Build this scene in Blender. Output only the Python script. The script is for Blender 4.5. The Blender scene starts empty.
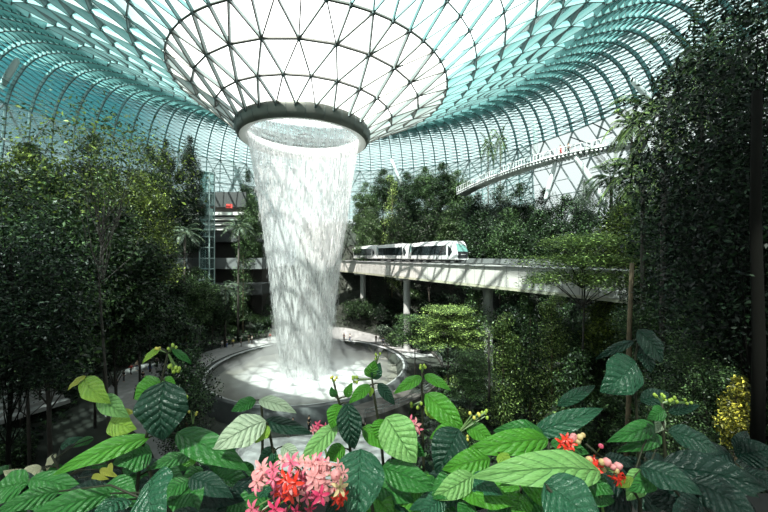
import bpy, math, random
import numpy as np
from mathutils import Vector, Matrix, Quaternion
random.seed(7); rng = np.random.default_rng(11)
PI = math.pi; R = math.radians
sc = bpy.context.scene
C = sc.collection
CZ = 19.3                       # eye height above the pool water
F = 330.0                       # focal length in pixels of the 768 px wide frame

# ------------------------------------------------------------------ camera
cam = bpy.data.cameras.new('camera'); camo = bpy.data.objects.new('camera', cam); C.objects.link(camo)
cam.sensor_width = 36.0; cam.lens = F/768*36.0; cam.clip_start = 0.05; cam.clip_end = 600
camo.location = (0, 0, CZ); camo.rotation_euler = (R(90), 0, 0)
sc.camera = camo

# ------------------------------------------------------------------ world, sun, exposure
w = bpy.data.worlds.new('sky'); sc.world = w; w.use_nodes = True
nt = w.node_tree; nt.nodes.clear()
out = nt.nodes.new('ShaderNodeOutputWorld'); bg = nt.nodes.new('ShaderNodeBackground')
tc = nt.nodes.new('ShaderNodeTexCoord'); sep = nt.nodes.new('ShaderNodeSeparateXYZ')
nt.links.new(tc.outputs['Generated'], sep.inputs[0])
dt = nt.nodes.new('ShaderNodeVectorMath'); dt.operation = 'DOT_PRODUCT'; dt.inputs[1].default_value = (-.84, .48, .25)
nt.links.new(tc.outputs['Generated'], dt.inputs[0])
rp = nt.nodes.new('ShaderNodeValToRGB'); nt.links.new(dt.outputs['Value'], rp.inputs[0]); rp.color_ramp.interpolation = 'EASE'
rp.color_ramp.elements[0].color = (0.95, 0.98, 0.97, 1); rp.color_ramp.elements[0].position = 0.83
rp.color_ramp.elements[1].color = (0.01, 0.14, 0.17, 1); rp.color_ramp.elements[1].position = 0.94
sep = nt.nodes.new('ShaderNodeSeparateXYZ'); nt.links.new(tc.outputs['Generated'], sep.inputs[0])
lowm = nt.nodes.new('ShaderNodeMapRange'); lowm.inputs[1].default_value = .13; lowm.inputs[2].default_value = .24; nt.links.new(sep.outputs['Z'], lowm.inputs[0])
mixw = nt.nodes.new('ShaderNodeMixRGB'); mixw.inputs[1].default_value = (.93, .97, .96, 1); nt.links.new(lowm.outputs[0], mixw.inputs[0]); nt.links.new(rp.outputs[0], mixw.inputs[2])
nt.links.new(mixw.outputs[0], bg.inputs[0]); bg.inputs[1].default_value = 2.5
nt.links.new(bg.outputs[0], out.inputs[0])
sun = bpy.data.lights.new('sun', 'SUN'); suno = bpy.data.objects.new('sun', sun); C.objects.link(suno)
sun.energy = 20.0; sun.angle = R(0.6); sun.color = (1.0, 0.97, 0.9)
sd = Vector((math.sin(R(22))*math.cos(R(57)), math.cos(R(22))*math.cos(R(57)), -math.sin(R(57))))
suno.rotation_euler = sd.to_track_quat('-Z', 'Y').to_euler(); suno.location = (-20, -40, 80)
vs = sc.view_settings; vs.view_transform = 'Standard'; vs.look = 'None'; vs.gamma = 1.0; vs.use_curve_mapping = False
vs.exposure = 0.0
sc.cycles.transparent_max_bounces = 16
sc.cycles.max_bounces = 6

# ------------------------------------------------------------------ helpers
def at(px, py, Z):
    return Vector(((px-384)/F*Z, Z, CZ+(255-py)/F*Z))

_m = {}
def mat(name, col, rough=0.6, metal=0.0, noise=0.0, scale=3.0, spec=0.5, transl=0.0, island=0.0, col2=None, bump=0.0, bright=False):
    if name in _m: return _m[name]
    m = bpy.data.materials.new(name); m.use_nodes = True; _m[name] = m
    t = m.node_tree; b = t.nodes['Principled BSDF']; o = t.nodes['Material Output']
    b.inputs['Base Color'].default_value = (*col, 1); b.inputs['Roughness'].default_value = rough
    b.inputs['Metallic'].default_value = metal; b.inputs['Specular IOR Level'].default_value = spec
    src = None
    if noise or bump or (col2 and not island):
        c = t.nodes.new('ShaderNodeTexCoord'); n = t.nodes.new('ShaderNodeTexNoise')
        n.inputs['Scale'].default_value = scale; n.inputs['Detail'].default_value = 4
        t.links.new(c.outputs['Object'], n.inputs['Vector'])
        if bump:
            bp = t.nodes.new('ShaderNodeBump'); bp.inputs['Strength'].default_value = bump; bp.inputs['Distance'].default_value = 0.05
            t.links.new(n.outputs['Fac'], bp.inputs['Height']); t.links.new(bp.outputs[0], b.inputs['Normal'])
        src = n.outputs['Fac']
    if island:
        g = t.nodes.new('ShaderNodeNewGeometry'); src = g.outputs['Random Per Island']
    if src and (noise or island or col2):
        r = t.nodes.new('ShaderNodeValToRGB'); t.links.new(src, r.inputs[0])
        k = noise or island
        c2 = col2 or tuple(min(1, x*(1+k)) for x in col)
        c1 = col if col2 else tuple(x*(1-k) for x in col)
        r.color_ramp.elements[0].color = (*c1, 1); r.color_ramp.elements[1].color = (*c2, 1)
        if not island: r.color_ramp.elements[0].position = .3; r.color_ramp.elements[1].position = .7
        if bright:  # mostly dark, few very bright leaves: sun sparkle put into the colour
            r.color_ramp.elements[0].position = .3; r.color_ramp.elements[1].position = 1.0; r.color_ramp.elements[1].color = (*[min(1, x*1.7) for x in c2], 1)
            e_ = r.color_ramp.elements.new(.7); e_.color = (*[x*.7+y*.3 for x, y in zip(c1, c2)], 1)
        t.links.new(r.outputs[0], b.inputs['Base Color']); cs = r.outputs[0]
    else: cs = None
    if transl:
        tr = t.nodes.new('ShaderNodeBsdfTranslucent'); mxs = t.nodes.new('ShaderNodeMixShader'); mxs.inputs[0].default_value = transl
        tr.inputs[0].default_value = (*[min(1, x*1.3) for x in (col2 or col)], 1)
        if cs is not None: t.links.new(cs, tr.inputs[0])
        t.links.new(b.outputs[0], mxs.inputs[1]); t.links.new(tr.outputs[0], mxs.inputs[2]); t.links.new(mxs.outputs[0], o.inputs[0])
    return m

def glass(name, tint, body, amount, ior=1.35, solid=0.0):
    """thin glazing: tinted see-through pane whose surface sheen grows at grazing angles, plus milky frit"""
    m = bpy.data.materials.new(name); m.use_nodes = True; t = m.node_tree; t.nodes.clear()
    o = t.nodes.new('ShaderNodeOutputMaterial'); tr = t.nodes.new('ShaderNodeBsdfTransparent'); tr.inputs[0].default_value = (*tint, 1)
    tl = t.nodes.new('ShaderNodeBsdfTranslucent'); tl.inputs[0].default_value = (*body, 1)
    m1 = t.nodes.new('ShaderNodeMixShader'); m1.inputs[0].default_value = amount
    t.links.new(tr.outputs[0], m1.inputs[1]); t.links.new(tl.outputs[0], m1.inputs[2])
    if solid:
        df = t.nodes.new('ShaderNodeBsdfDiffuse'); df.inputs[0].default_value = (*body, 1); m3 = t.nodes.new('ShaderNodeMixShader'); m3.inputs[0].default_value = solid
        t.links.new(m1.outputs[0], m3.inputs[1]); t.links.new(df.outputs[0], m3.inputs[2]); m1 = m3
    gl = t.nodes.new('ShaderNodeBsdfGlossy'); gl.inputs['Roughness'].default_value = .15; gl.inputs[0].default_value = (.8, .9, .9, 1)
    fr = t.nodes.new('ShaderNodeFresnel'); fr.inputs[0].default_value = ior
    m2 = t.nodes.new('ShaderNodeMixShader'); t.links.new(fr.outputs[0], m2.inputs[0])
    t.links.new(m1.outputs[0], m2.inputs[1]); t.links.new(gl.outputs[0], m2.inputs[2])
    t.links.new(m2.outputs[0], o.inputs[0]); return m

class MB:
    """collects geometry and builds ONE mesh object"""
    def __init__(s): s.v = []; s.f = []; s.mi = []; s.nv = 0
    def add(s, v, f, mi=0):
        v = [tuple(p) for p in v]; s.v += v
        s.f += [tuple(i+s.nv for i in q) for q in f]; s.mi += [mi]*len(f); s.nv += len(v)
    def box(s, c, d, rot=None, mi=0):
        c = Vector(c); h = [x/2 for x in d]
        P = [Vector((x*h[0], y*h[1], z*h[2])) for x in (-1, 1) for y in (-1, 1) for z in (-1, 1)]
        if rot is not None: P = [rot @ p for p in P]
        s.add([c+p for p in P], [(0,1,3,2),(4,6,7,5),(0,4,5,1),(2,3,7,6),(0,2,6,4),(1,5,7,3)], mi)
    def quad(s, a, b, c, d, mi=0): s.add([a, b, c, d], [(0,1,2,3)], mi)
    def tube(s, pts, rad, n=8, mi=0, cap=True):
        pts = [Vector(p) for p in pts]; m = len(pts)
        rad = rad if hasattr(rad, '__len__') else [rad]*m
        vs_ = []; fs = []; ref = None
        for i, p in enumerate(pts):
            t = (pts[min(i+1, m-1)]-pts[max(i-1, 0)]).normalized()
            if ref is None:
                ref = Vector((0,0,1)) if abs(t.z) < .9 else Vector((1,0,0))
            a = t.cross(ref).normalized(); b = a.cross(t).normalized(); ref = b
            for k in range(n):
                th = 2*PI*k/n; vs_.append(p+(a*math.cos(th)+b*math.sin(th))*rad[i])
        for i in range(m-1):
            for k in range(n):
                k2 = (k+1) % n; fs.append((i*n+k, i*n+k2, (i+1)*n+k2, (i+1)*n+k))
        if cap: fs.append(tuple(range(n-1, -1, -1))); fs.append(tuple((m-1)*n+k for k in range(n)))
        s.add(vs_, fs, mi)
    def lathe(s, c, prof, n=64, mi=0, a0=0, a1=2*PI):
        full = abs(a1-a0-2*PI) < 1e-6; cols = n if full else n+1; c = Vector(c); vs_ = []; fs = []
        for k in range(cols):
            th = a0+(a1-a0)*k/n
            for r, z in prof: vs_.append((c.x+r*math.cos(th), c.y+r*math.sin(th), c.z+z))
        m = len(prof)
        for k in range(n):
            k2 = (k+1) % cols
            for i in range(m-1): fs.append((k*m+i, k2*m+i, k2*m+i+1, k*m+i+1))
        s.add(vs_, fs, mi)
    def beam(s, p0, p1, nrm, wd, dp, mi=0, off=0.0, mi2=None, cap=0.12):
        """flat bar on the line p0-p1 standing dp deep along nrm"""
        p0 = Vector(p0); p1 = Vector(p1); t = (p1-p0).normalized(); nrm = (nrm-t*nrm.dot(t)).normalized()
        b = t.cross(nrm).normalized()*wd/2
        a0 = p0+nrm*off; a1 = p1+nrm*off; q0 = a0+nrm*dp; q1 = a1+nrm*dp
        s.add([a0-b, a0+b, a1+b, a1-b, q0-b, q0+b, q1+b, q1-b], [(0,4,7,3),(1,2,6,5),(0,1,5,4),(3,7,6,2),(4,5,6,7)], mi)
        if mi2 is not None:
            bb = b*1.5; s0 = q0+nrm*cap; s1 = q1+nrm*cap
            s.add([q0-bb, q0+bb, q1+bb, q1-bb, s0-bb, s0+bb, s1+bb, s1-bb], [(0,3,2,1),(0,4,7,3),(1,2,6,5),(4,5,6,7)], mi2)
    def sphere(s, c, r, n=8, m=5, mi=0):
        c = Vector(c); r = r if hasattr(r, '__len__') else (r, r, r); vs_ = [c+Vector((0,0,r[2]))]; fs = []
        for i in range(1, m):
            ph = PI*i/m
            for k in range(n):
                th = 2*PI*k/n; vs_.append(c+Vector((r[0]*math.sin(ph)*math.cos(th), r[1]*math.sin(ph)*math.sin(th), r[2]*math.cos(ph))))
        vs_.append(c-Vector((0,0,r[2]))); L = len(vs_)-1
        for k in range(n): fs.append((0, 1+k, 1+(k+1) % n)); fs.append((L, L-n+(k+1) % n, L-n+k))
        for i in range(m-2):
            for k in range(n): a = 1+i*n+k; b = 1+i*n+(k+1) % n; fs.append((a, a+n, b+n, b))
        s.add(vs_, fs, mi)
    def build(s, name, mats, parent=None, smooth=False, loc=None):
        me = bpy.data.meshes.new(name); me.from_pydata(s.v, [], s.f)
        mats = mats if isinstance(mats, (list, tuple)) else [mats]
        for m in mats: me.materials.append(m)
        if len(mats) > 1: me.polygons.foreach_set('material_index', s.mi)
        if smooth: me.polygons.foreach_set('use_smooth', [True]*len(s.f))
        me.update(); o = bpy.data.objects.new(name, me); C.objects.link(o)
        if parent: o.parent = parent
        if loc is not None: o.location = loc
        return o

def tag(o, label=None, cat=None, group=None, kind=None):
    if label: o['label'] = label
    if cat: o['category'] = cat
    if group: o['group'] = group
    if kind: o['kind'] = kind
    return o
def empty(name, loc, label, cat, group=None, rz=0):
    o = bpy.data.objects.new(name, None); C.objects.link(o); o.location = loc; o.rotation_euler.z = rz
    return tag(o, label, cat, group)
def struct(o): o['kind'] = 'structure'; return o
def copy_tree(o, parent=None):
    c = o.copy(); C.objects.link(c)
    if parent: c.parent = parent; c.matrix_parent_inverse = o.matrix_parent_inverse.copy()
    for ch in kids.get(o.name, []):
        copy_tree(ch, c)
    return c
kids = {}
def register(o):
    """remember the children of a prototype so that it can be copied"""
    def rec(q):
        kids[q.name] = [x for x in C.objects if x.parent == q]
        for x in kids[q.name]: rec(x)
    rec(o); return o
# ------------------------------------------------------------------ the roof: a glazed lattice that dips into an oculus
AX, AY = -13.4, 56.0
M_fin = mat('lattice_fin_metal', (0.26, 0.33, 0.32), .55, .0)
M_fin_teal = mat('lattice_fin_teal', (0.20, 0.42, 0.42), .5)
M_fin_side = mat('lattice_fin_pale', (0.42, 0.58, 0.58), .5)
G_side = glass('side_glazing', (.85, .95, .95), (.6, .75, .75), .06)
M_flange = mat('lattice_flange_dark', (0.085, 0.115, 0.115), .5, .3)
M_flange_f = mat('lattice_flange_bronze', (0.075, 0.08, 0.07), .5, .3)
M_node = mat('lattice_node_dark', (0.05, 0.08, 0.08), .5, .3)
G_funnel = glass('milky_glazing', (1.0, 1.0, 1.0), (1, 1, 1), .25, 1.08)
G_roof = glass('pale_teal_glazing', (0.85, 0.96, 0.95), (.85, .96, .95), .08, 1.12)
G_outer = glass('teal_glazing', (0.75, 0.93, 0.92), (.30, .60, .60), .05, 1.2, .42)
G_wall = glass('facade_glazing', (0.40, 0.44, 0.435), (.4, .43, .43), .12)
rings = [(10.8,21.1),(14.0,23.3),(17.7,25.5),(21.5,27.5),(25.6,29.4),(29.5,31.3),(33.2,33.1),(36.7,34.8),(40.0,36.2),(43.1,37.2),
         (46.0,37.8),(48.6,37.9),(50.9,37.3),(52.8,36.0),(54.3,34.2),(55.5,32.0),(56.4,29.6),(57.0,27.0)]
_r2 = rings[:10]
for a_, c_ in zip(rings[9:], rings[10:]): _r2 += [(a_[0]+(c_[0]-a_[0])*u_, a_[1]+(c_[1]-a_[1])*u_) for u_ in (1/3, 2/3)]+[c_]
rings = _r2; NR = len(rings)                  # closer rows on the outer, steeper part
def ring_pt(i, th):
    r, h = rings[i]
    dx = min(2.4, (r-10.8)*.2); dy = -8.0*max(0, (r-21)/36)**2
    return Vector((AX+dx+r*math.cos(th), AY+dy+r*math.sin(th), CZ+h))
Ns = [26]*3+[52]*6+[104]*(NR-9)
offs = []
o_ = 0.0
for i in range(NR):
    if i and Ns[i] == Ns[i-1] and i < 9: o_ += PI/Ns[i]
    offs.append(o_)
def node(i, k): return ring_pt(i, offs[i]+2*PI*k/Ns[i])
def nrm(i, th):
    a = ring_pt(max(i-1, 0), th); b = ring_pt(min(i+1, NR-1), th); t = (b-a).normalized()
    tan = Vector((-math.sin(th), math.cos(th), 0)); n = t.cross(tan)
    if n.z > 0 and i < 22: n = -n
    if i >= 22:
        rad = Vector((math.cos(th), math.sin(th), 0))
        if n.dot(rad) > 0: n = -n
    return n.normalized()
gf, gr, go_, ff, fm, fo = MB(), MB(), MB(), MB(), MB(), MB()
def tri(i, a, b, c):
    (gf if i < 3 else gr if i < 9 else go_).add([a, b, c], [(0, 1, 2)])
nd = MB()
for i in range(NR):
    for k in range(Ns[i]):
        th = offs[i]+2*PI*k/Ns[i]; p = node(i, k); n = nrm(i, th)
        q = node(i, k+1); n2 = nrm(i, th+PI/Ns[i])
        if i > 0:
            if i <= 3: ff.beam(p, q, n2, .14, .3, 1, mi2=1)
            elif i < 9: fm.beam(p, q, n2, .09, .28, 1, mi2=1, cap=.1)
            else: fo.beam(p, q, n2, .05, .9, 0)
        if i > 3: nd.tube([p+n*.2, p+n*(.85 if i > 8 else .6)], .13 if i > 8 else .15, 5)
        else: nd.tube([p+n*.1, p+n*.64], .2, 6)
        if i < NR-1:
            if Ns[i+1] == Ns[i]:
                c1 = node(i+1, k); c0 = node(i+1, k-1)
                es = [c1, c0]; tri(i, p, c0, c1); tri(i, p, c1, q)
            else:
                c1 = node(i+1, 2*k); c0 = node(i+1, 2*k-1); c2 = node(i+1, 2*k+1)
                es = [c0, c1, c2]; tri(i, p, c0, c1); tri(i, p, c1, c2); tri(i, p, c2, q)
            tgt = ff if i < 3 else fm if i < 9 else fo
            for ei, e in enumerate(es):
                if i < 3: tgt.beam(p, e, n, .10, .48, 0, mi2=1, cap=.12)
                else: tgt.beam(p, e, n, .08, .45 if i < 9 else (.8 if ei == 0 else .55), 0, mi2=1, cap=.14 if (i >= 9 and ei == 0) else .06)
# on the left and far sides the lattice runs on down behind the trees
ext = [(57.0+.13*j-.0, 27.0-1.25*j) for j in range(13)]
NE = NR-1
def ext_pt(j, k):
    th = offs[NE]+2*PI*k/104; r, h = ext[j]; return Vector((AX+2.4+r*math.cos(th), AY-8+r*math.sin(th), CZ+h))
k0, k1 = [int((R(a_)-offs[NE])/(2*PI)*104) for a_ in (38, 232)]
ge, fe_ = MB(), MB()
for j in range(12):
    for k in range(k0, k1):
        a_, b_, c_, d_ = ext_pt(j, k), ext_pt(j, k+1), ext_pt(j+1, k+1), ext_pt(j+1, k); th = offs[NE]+2*PI*(k+.5)/104; n = Vector((-math.cos(th), -math.sin(th), 0))
        ge.add([a_, b_, c_, d_], [(0,1,2,3)]); fe_.beam(a_, d_, n, .07, .6, 0, mi2=1, cap=.1); fe_.beam(d_, c_, n, .05, .6, 0); fe_.beam(a_, c_, n, .06, .5, 0)
# glazed wall under the roof edge
gw, fw = MB(), MB()
wr = [(57.0, 27.0), (57.8, 20.5), (58.4, 14.0), (58.8, 7.0), (59.0, 0.0), (59.0, -8.0), (59.0, -19.0)]
def wnode(j, k):
    r, h = wr[j]; th = offs[NR-1]+2*PI*(k+(j % 2)*.5)/52
    return Vector((AX+2.4+r*math.cos(th), AY-8+r*math.sin(th), CZ+h))
for j in range(6):
    for k in range(52):
        a = wnode(j, k); b = wnode(j, k+1); s = (j % 2)
        c = wnode(j+1, k+s-(0 if s else 1) if False else (k if j % 2 == 0 else k+1)); d = wnode(j+1, (k-1 if j % 2 == 0 else k))
        th = offs[NR-1]+2*PI*(k+.5)/52; n = Vector((-math.cos(th), -math.sin(th), 0))
        gw.add([a, b, c], [(0,1,2)]); gw.add([a, c, d], [(0,1,2)])
        fw.beam(a, c, n, .2, .4, 0); fw.beam(a, d, n, .2, .4, 0); fw.beam(a, b, n, .16, .45, 0); fw.beam((a+b)/2, (c+d)/2, n, .1, .3, 0); fw.beam((a+c)/2, (a+d)/2, n, .1, .3, 0)
M_facade = mat('facade_lattice_grey', (0.30, 0.35, 0.35), .5)
struct(gf.build('roof_oculus_glazing', G_funnel)); struct(gr.build('roof_glazing', G_roof)); struct(go_.build('roof_outer_glazing', G_outer))
struct(ff.build('roof_oculus_lattice', [M_fin, M_flange_f])); struct(fo.build('roof_lattice', [M_fin_teal, M_flange]))
struct(fm.build('roof_upper_lattice', [mat('lattice_fin_grey_teal', (.19, .36, .36), .5), M_flange])); struct(nd.build('roof_lattice_nodes', M_node))
struct(ge.build('roof_side_glazing', G_side)); struct(fe_.build('roof_side_lattice', [M_fin_side, M_flange]))
struct(gw.build('wall_glazing', G_wall)); struct(fw.build('wall_lattice', M_facade))

# oculus rim
ro = empty('oculus_rim', (AX, AY, CZ+21.1), 'grey metal oculus collar around the top of the waterfall', 'oculus ring')
b = MB(); b.lathe((0,0,0), [(10.9,.35),(11.0,.1),(11.05,-.5),(10.9,-1.2),(10.55,-1.75),(10.3,-1.9)], 96)
for k in range(26):
    th = 2*PI*(k+.5)/26; c, s_ = math.cos(th), math.sin(th)
    b.tube([(11.0*c*1.003, 11.0*s_*1.003, .1), (11.09*c, 11.09*s_, -.5), (10.94*c, 10.94*s_, -1.2), (10.6*c, 10.6*s_, -1.76)], .03, 4, 1)
b.build('collar', [mat('collar_metal', (.11, .12, .105), .45, .6, noise=.15, scale=.4), M_flange], ro, True)
b = MB(); b.lathe((0,0,0), [(10.3,-1.9),(9.5,-1.75),(9.15,-1.5),(9.15,-.9)], 96); b.build('inner_lip', mat('white_lip', (.75,.77,.75), .5), ro, True)
b = MB(); b.lathe((0,0,0), [(9.2,-1.0),(9.9,.4),(10.9,.45)], 96); b.build('acrylic_cone', mat('white_acrylic', (.9,.92,.92), .35, transl=.5), ro, True)
b = MB()
for rr in (1.25, .95): b.lathe((0,0,0), [(rr,-.9),(rr+.1,-.9),(rr+.1,-.8),(rr,-.8),(rr,-.9)], 40)
for k in range(3):
    th = k*2*PI/3+.3; b.tube([(1.2*math.cos(th),1.2*math.sin(th),-.85),(9.3*math.cos(th),9.3*math.sin(th),-.7)], .03, 4)
b.build('hanging_ring', mat('dark_steel', (.08,.09,.09), .5, .5), ro)
b = MB()
for k in range(72):
    th = 2*PI*k/72; b.box((9.1*math.cos(th), 9.1*math.sin(th), -1.45), (.14,.14,.16))
b.build('nozzles', mat('dark_steel', (.08,.09,.09)), ro)

# waterfall
def water_mat(name, dens, sxy, sz, body=(1,1,1), contrast=.12):
    m = bpy.data.materials.new(name); m.use_nodes = True; t = m.node_tree; t.nodes.clear()
    o = t.nodes.new('ShaderNodeOutputMaterial'); c = t.nodes.new('ShaderNodeTexCoord'); mp = t.nodes.new('ShaderNodeMapping')
    mp.inputs['Scale'].default_value = (sxy, sxy, sz); t.links.new(c.outputs['Object'], mp.inputs[0])
    n = t.nodes.new('ShaderNodeTexNoise'); n.inputs['Scale'].default_value = 1; n.inputs['Detail'].default_value = 5; n.inputs['Roughness'].default_value = .7
    t.links.new(mp.outputs[0], n.inputs['Vector'])
    mr = t.nodes.new('ShaderNodeMapRange'); mr.inputs[1].default_value = .5-contrast; mr.inputs[2].default_value = .5+contrast
    mr.inputs[3].default_value = dens[0]; mr.inputs[4].default_value = dens[1]; t.links.new(n.outputs[0], mr.inputs[0])
    tr = t.nodes.new('ShaderNodeBsdfTransparent'); d = t.nodes.new('ShaderNodeBsdfDiffuse'); d.inputs[0].default_value = (*body, 1)
    tl = t.nodes.new('ShaderNodeBsdfTranslucent'); tl.inputs[0].default_value = (*body, 1)
    a = t.nodes.new('ShaderNodeMixShader'); a.inputs[0].default_value = .4; t.links.new(d.outputs[0], a.inputs[1]); t.links.new(tl.outputs[0], a.inputs[2])
    mm = t.nodes.new('ShaderNodeMixShader'); t.links.new(mr.outputs[0], mm.inputs[0]); t.links.new(tr.outputs[0], mm.inputs[1]); t.links.new(a.outputs[0], mm.inputs[2])
    t.links.new(mm.outputs[0], o.inputs[0]); return m
wf = empty('waterfall', (AX, AY, 0), 'tall white column of falling water dropping from the oculus into the round pool', 'waterfall')
H0 = CZ+19.6
def prof_r(z, r0, r1): u = 1-z/H0; return r1+(r0-r1)*(1-u)**1.0*(1-.25*u) if u > 0 else r0
W1 = water_mat('falling_water', (.0, .55), 2.8, .07, body=(.82,.83,.83), contrast=.08)
W2 = water_mat('falling_water_inner', (.02, .34), 3.5, .25, body=(.74,.75,.75), contrast=.08)
def curtain(name, r0, r1, m, n=160):
    b = MB(); b.lathe((0,0,0), [(prof_r(z, r0, r1), z) for z in np.linspace(-.9, H0, 40)], n); return b.build(name, m, wf, True)
curtain('water_sheet', 9.15, 3.9, W1); curtain('inner_water_sheet', 8.7, 3.2, W2)
def strands(name, n, r0, r1, spread, seed, lw=(.02,.05), ll=(.3,1.6)):
    g = np.random.default_rng(seed); v = []; f = []
    th = g.random(n)*2*PI; z = g.random(n)**.9*H0; l = ll[0]+g.random(n)*(ll[1]-ll[0]); wd = lw[0]+g.random(n)*(lw[1]-lw[0])
    for k in range(n):
        u = 1-z[k]/H0; r = prof_r(z[k], r0, r1)+g.normal()*spread*(.25+u)
        x, y = r*math.cos(th[k]), r*math.sin(th[k]); i = len(v); a = g.random()*PI; c, s = math.cos(a)*wd[k], math.sin(a)*wd[k]
        v += [(x+c,y+s,z[k]),(x-c*.5-s*.87,y-s*.5+c*.87,z[k]),(x-c*.5+s*.87,y-s*.5-c*.87,z[k]),(x,y,z[k]+l[k]),(x,y,z[k]-l[k]*.3)]
        f += [(i,i+1,i+3),(i+1,i+2,i+3),(i+2,i,i+3),(i+1,i,i+4),(i+2,i+1,i+4),(i,i+2,i+4)]
    b = MB(); b.v = v; b.f = f; b.mi = [0]*len(f); o = b.build(name, mat('water_drops', (.62,.64,.64), .3, transl=.4), wf); o['kind'] = 'stuff'; return o
strands('falling_drops', 18000, 9.05, 3.8, .28, 3, lw=(.008,.028), ll=(.2,1.1))

# pool
PX = AX+.9; PC = (PX, AY, 0)
po = empty('round_pool', PC, 'round pool with a dark stone rim catching the waterfall', 'pool')
M_rim = mat('dark_stone_rim', (.05,.055,.055), .4, noise=.3, scale=.6)
b = MB(); b.lathe((0,0,0), [(15.8,-1.4),(15.8,1.0),(16.1,1.12),(16.6,1.0),(16.9,-3.2)], 128); b.build('rim_wall', M_rim, po, True)
b = MB(); b.lathe((0,0,0), [(15.7,.92),(15.7,1.06),(15.88,1.15),(16.0,1.13)], 128); b.build('rim_edge', mat('pale_edge', (.30,.31,.31), .4), po, True)
b = MB(); b.lathe((0,0,-1.2), [(15.8,0),(0.01,-.0)], 128); b.build('basin_floor', mat('basin_floor', (.03,.035,.03), .5, noise=.5, scale=.5), po)
def pool_mat():
    m = bpy.data.materials.new('pool_water'); m.use_nodes = True; t = m.node_tree; bs = t.nodes['Principled BSDF']
    bs.inputs['Roughness'].default_value = .12
    c = t.nodes.new('ShaderNodeTexCoord'); ln = t.nodes.new('ShaderNodeVectorMath'); ln.operation = 'LENGTH'; t.links.new(c.outputs['Object'], ln.inputs[0])
    n = t.nodes.new('ShaderNodeTexNoise'); n.inputs['Scale'].default_value = .5; n.inputs['Detail'].default_value = 6; t.links.new(c.outputs['Object'], n.inputs['Vector'])
    ad = t.nodes.new('ShaderNodeMath'); ad.operation = 'MULTIPLY_ADD'; ad.inputs[1].default_value = 5; t.links.new(n.outputs[0], ad.inputs[0]); t.links.new(ln.outputs['Value'], ad.inputs[2])
    mr = t.nodes.new('ShaderNodeMapRange'); mr.inputs[1].default_value = 6.; mr.inputs[2].default_value = 15; t.links.new(ad.outputs[0], mr.inputs[0])
    r = t.nodes.new('ShaderNodeValToRGB'); r.color_ramp.elements[0].color = (.85,.88,.88,1); r.color_ramp.elements[1].color = (.13,.13,.11,1)
    t.links.new(mr.outputs[0], r.inputs[0]); t.links.new(r.outputs[0], bs.inputs['Base Color'])
    bp = t.nodes.new('ShaderNodeBump'); bp.inputs['Strength'].default_value = .5; n2 = t.nodes.new('ShaderNodeTexNoise'); n2.inputs['Scale'].default_value = 3
    t.links.new(c.outputs['Object'], n2.inputs['Vector']); t.links.new(n2.outputs[0], bp.inputs['Height']); t.links.new(bp.outputs[0], bs.inputs['Normal']); return m
b = MB(); b.lathe((0,0,-.6), [(15.8,0),(12,0),(8,0),(4,0),(0.01,0)], 128); b.build('water_surface', pool_mat(), po)

def mist(name, c, prof, dens, lab):
    m = bpy.data.materials.new(name+'_vapour'); m.use_nodes = True; t = m.node_tree; t.nodes.clear(); o = t.nodes.new('ShaderNodeOutputMaterial')
    v = t.nodes.new('ShaderNodeVolumeScatter'); v.inputs['Density'].default_value = dens; v.inputs['Anisotropy'].default_value = .1; t.links.new(v.outputs[0], o.inputs['Volume'])
    b = MB(); b.lathe((0,0,0), prof, 48); o = b.build(name, m, smooth=True, loc=c); tag(o, lab, 'mist', kind='stuff'); return o
mist('spray_mist', (AX, AY, -.35), [(.01,0),(14.0,0),(15.0,.5),(14.0,1.5),(10,2.2),(7,4),(5.5,8),(4.5,12),(.01,14)], .075, 'white spray drifting low over the pool round the foot of the waterfall')
# ------------------------------------------------------------------ the ground: plaza, slopes
def sm(a, b, x): t = min(1, max(0, (x-a)/(b-a))); return t*t*(3-2*t)
def Hh(x, y):
    d = math.hypot(x-PX, y-AY)
    lower = -1.6*(1-sm(28, 50, y))                              # the lower path in front of the pool
    z = 1.0*sm(26, 52, y)+lower
    # slope below the viewing terrace
    edge = 24+5*sm(-5, -30, x)*0+ (7*sm(6, 22, x)) + 4*sm(-14, -30, x)
    s = max(0, 1-y/edge)**1.35; z = z+(16.2-z)*s
    # left hillside
    lx = -x-(42+.14*max(0, y-40)) if y > 30 else -x-(30+.27*y)
    l = sm(0, 30, lx); z = z+(24-z)*l*sm(8, 24, y) if l > 0 else z
    # hill behind the guideway and behind the pool
    bk = sm(78 if x < -28 else 75, 100, y+max(0, x)*.12); z = z+((16 if x < -24 else 29)-z)*bk*sm(-80, -30, x) if x < -24 else z+((29+4*sm(-6, 10, x))-z)*bk
    # right hillside
    rx = x-(20+.13*y); r_ = sm(0, 26, rx); z = z+(21-z)*r_*sm(10, 24, y)
    if d < 19: z = z*sm(16.6, 19, d)+(-1.6 if y < AY-6 else .8)*(1-sm(16.6, 19, d)) if y < AY-2 else z
    return z
def ground():
    xs = np.linspace(-75, 75, 101); ys = np.concatenate([np.linspace(2.3, 24, 24), np.linspace(25.5, 120, 80)]); v = []; f = []
    for y in ys:
        for x in xs: v.append((x, y, Hh(x, y)-(3.0 if math.hypot(x-PX, y-AY) < 15.0 else 0)))
    n = len(xs)
    for j in range(len(ys)-1):
        for i in range(n-1): f.append((j*n+i, j*n+i+1, (j+1)*n+i+1, (j+1)*n+i))
    b = MB(); b.add(v, f); return b.build('ground_slope', mat('dark_soil', (.018,.022,.016), .95, noise=.5, scale=.4), smooth=True)
struct(ground())
b = MB(); b.lathe((-11, 48, -3.4), [(0.01, 0), (250, 0)], 64); struct(b.build('ground_outside', mat('outside_ground', (.25,.28,.26), .9)))

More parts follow.
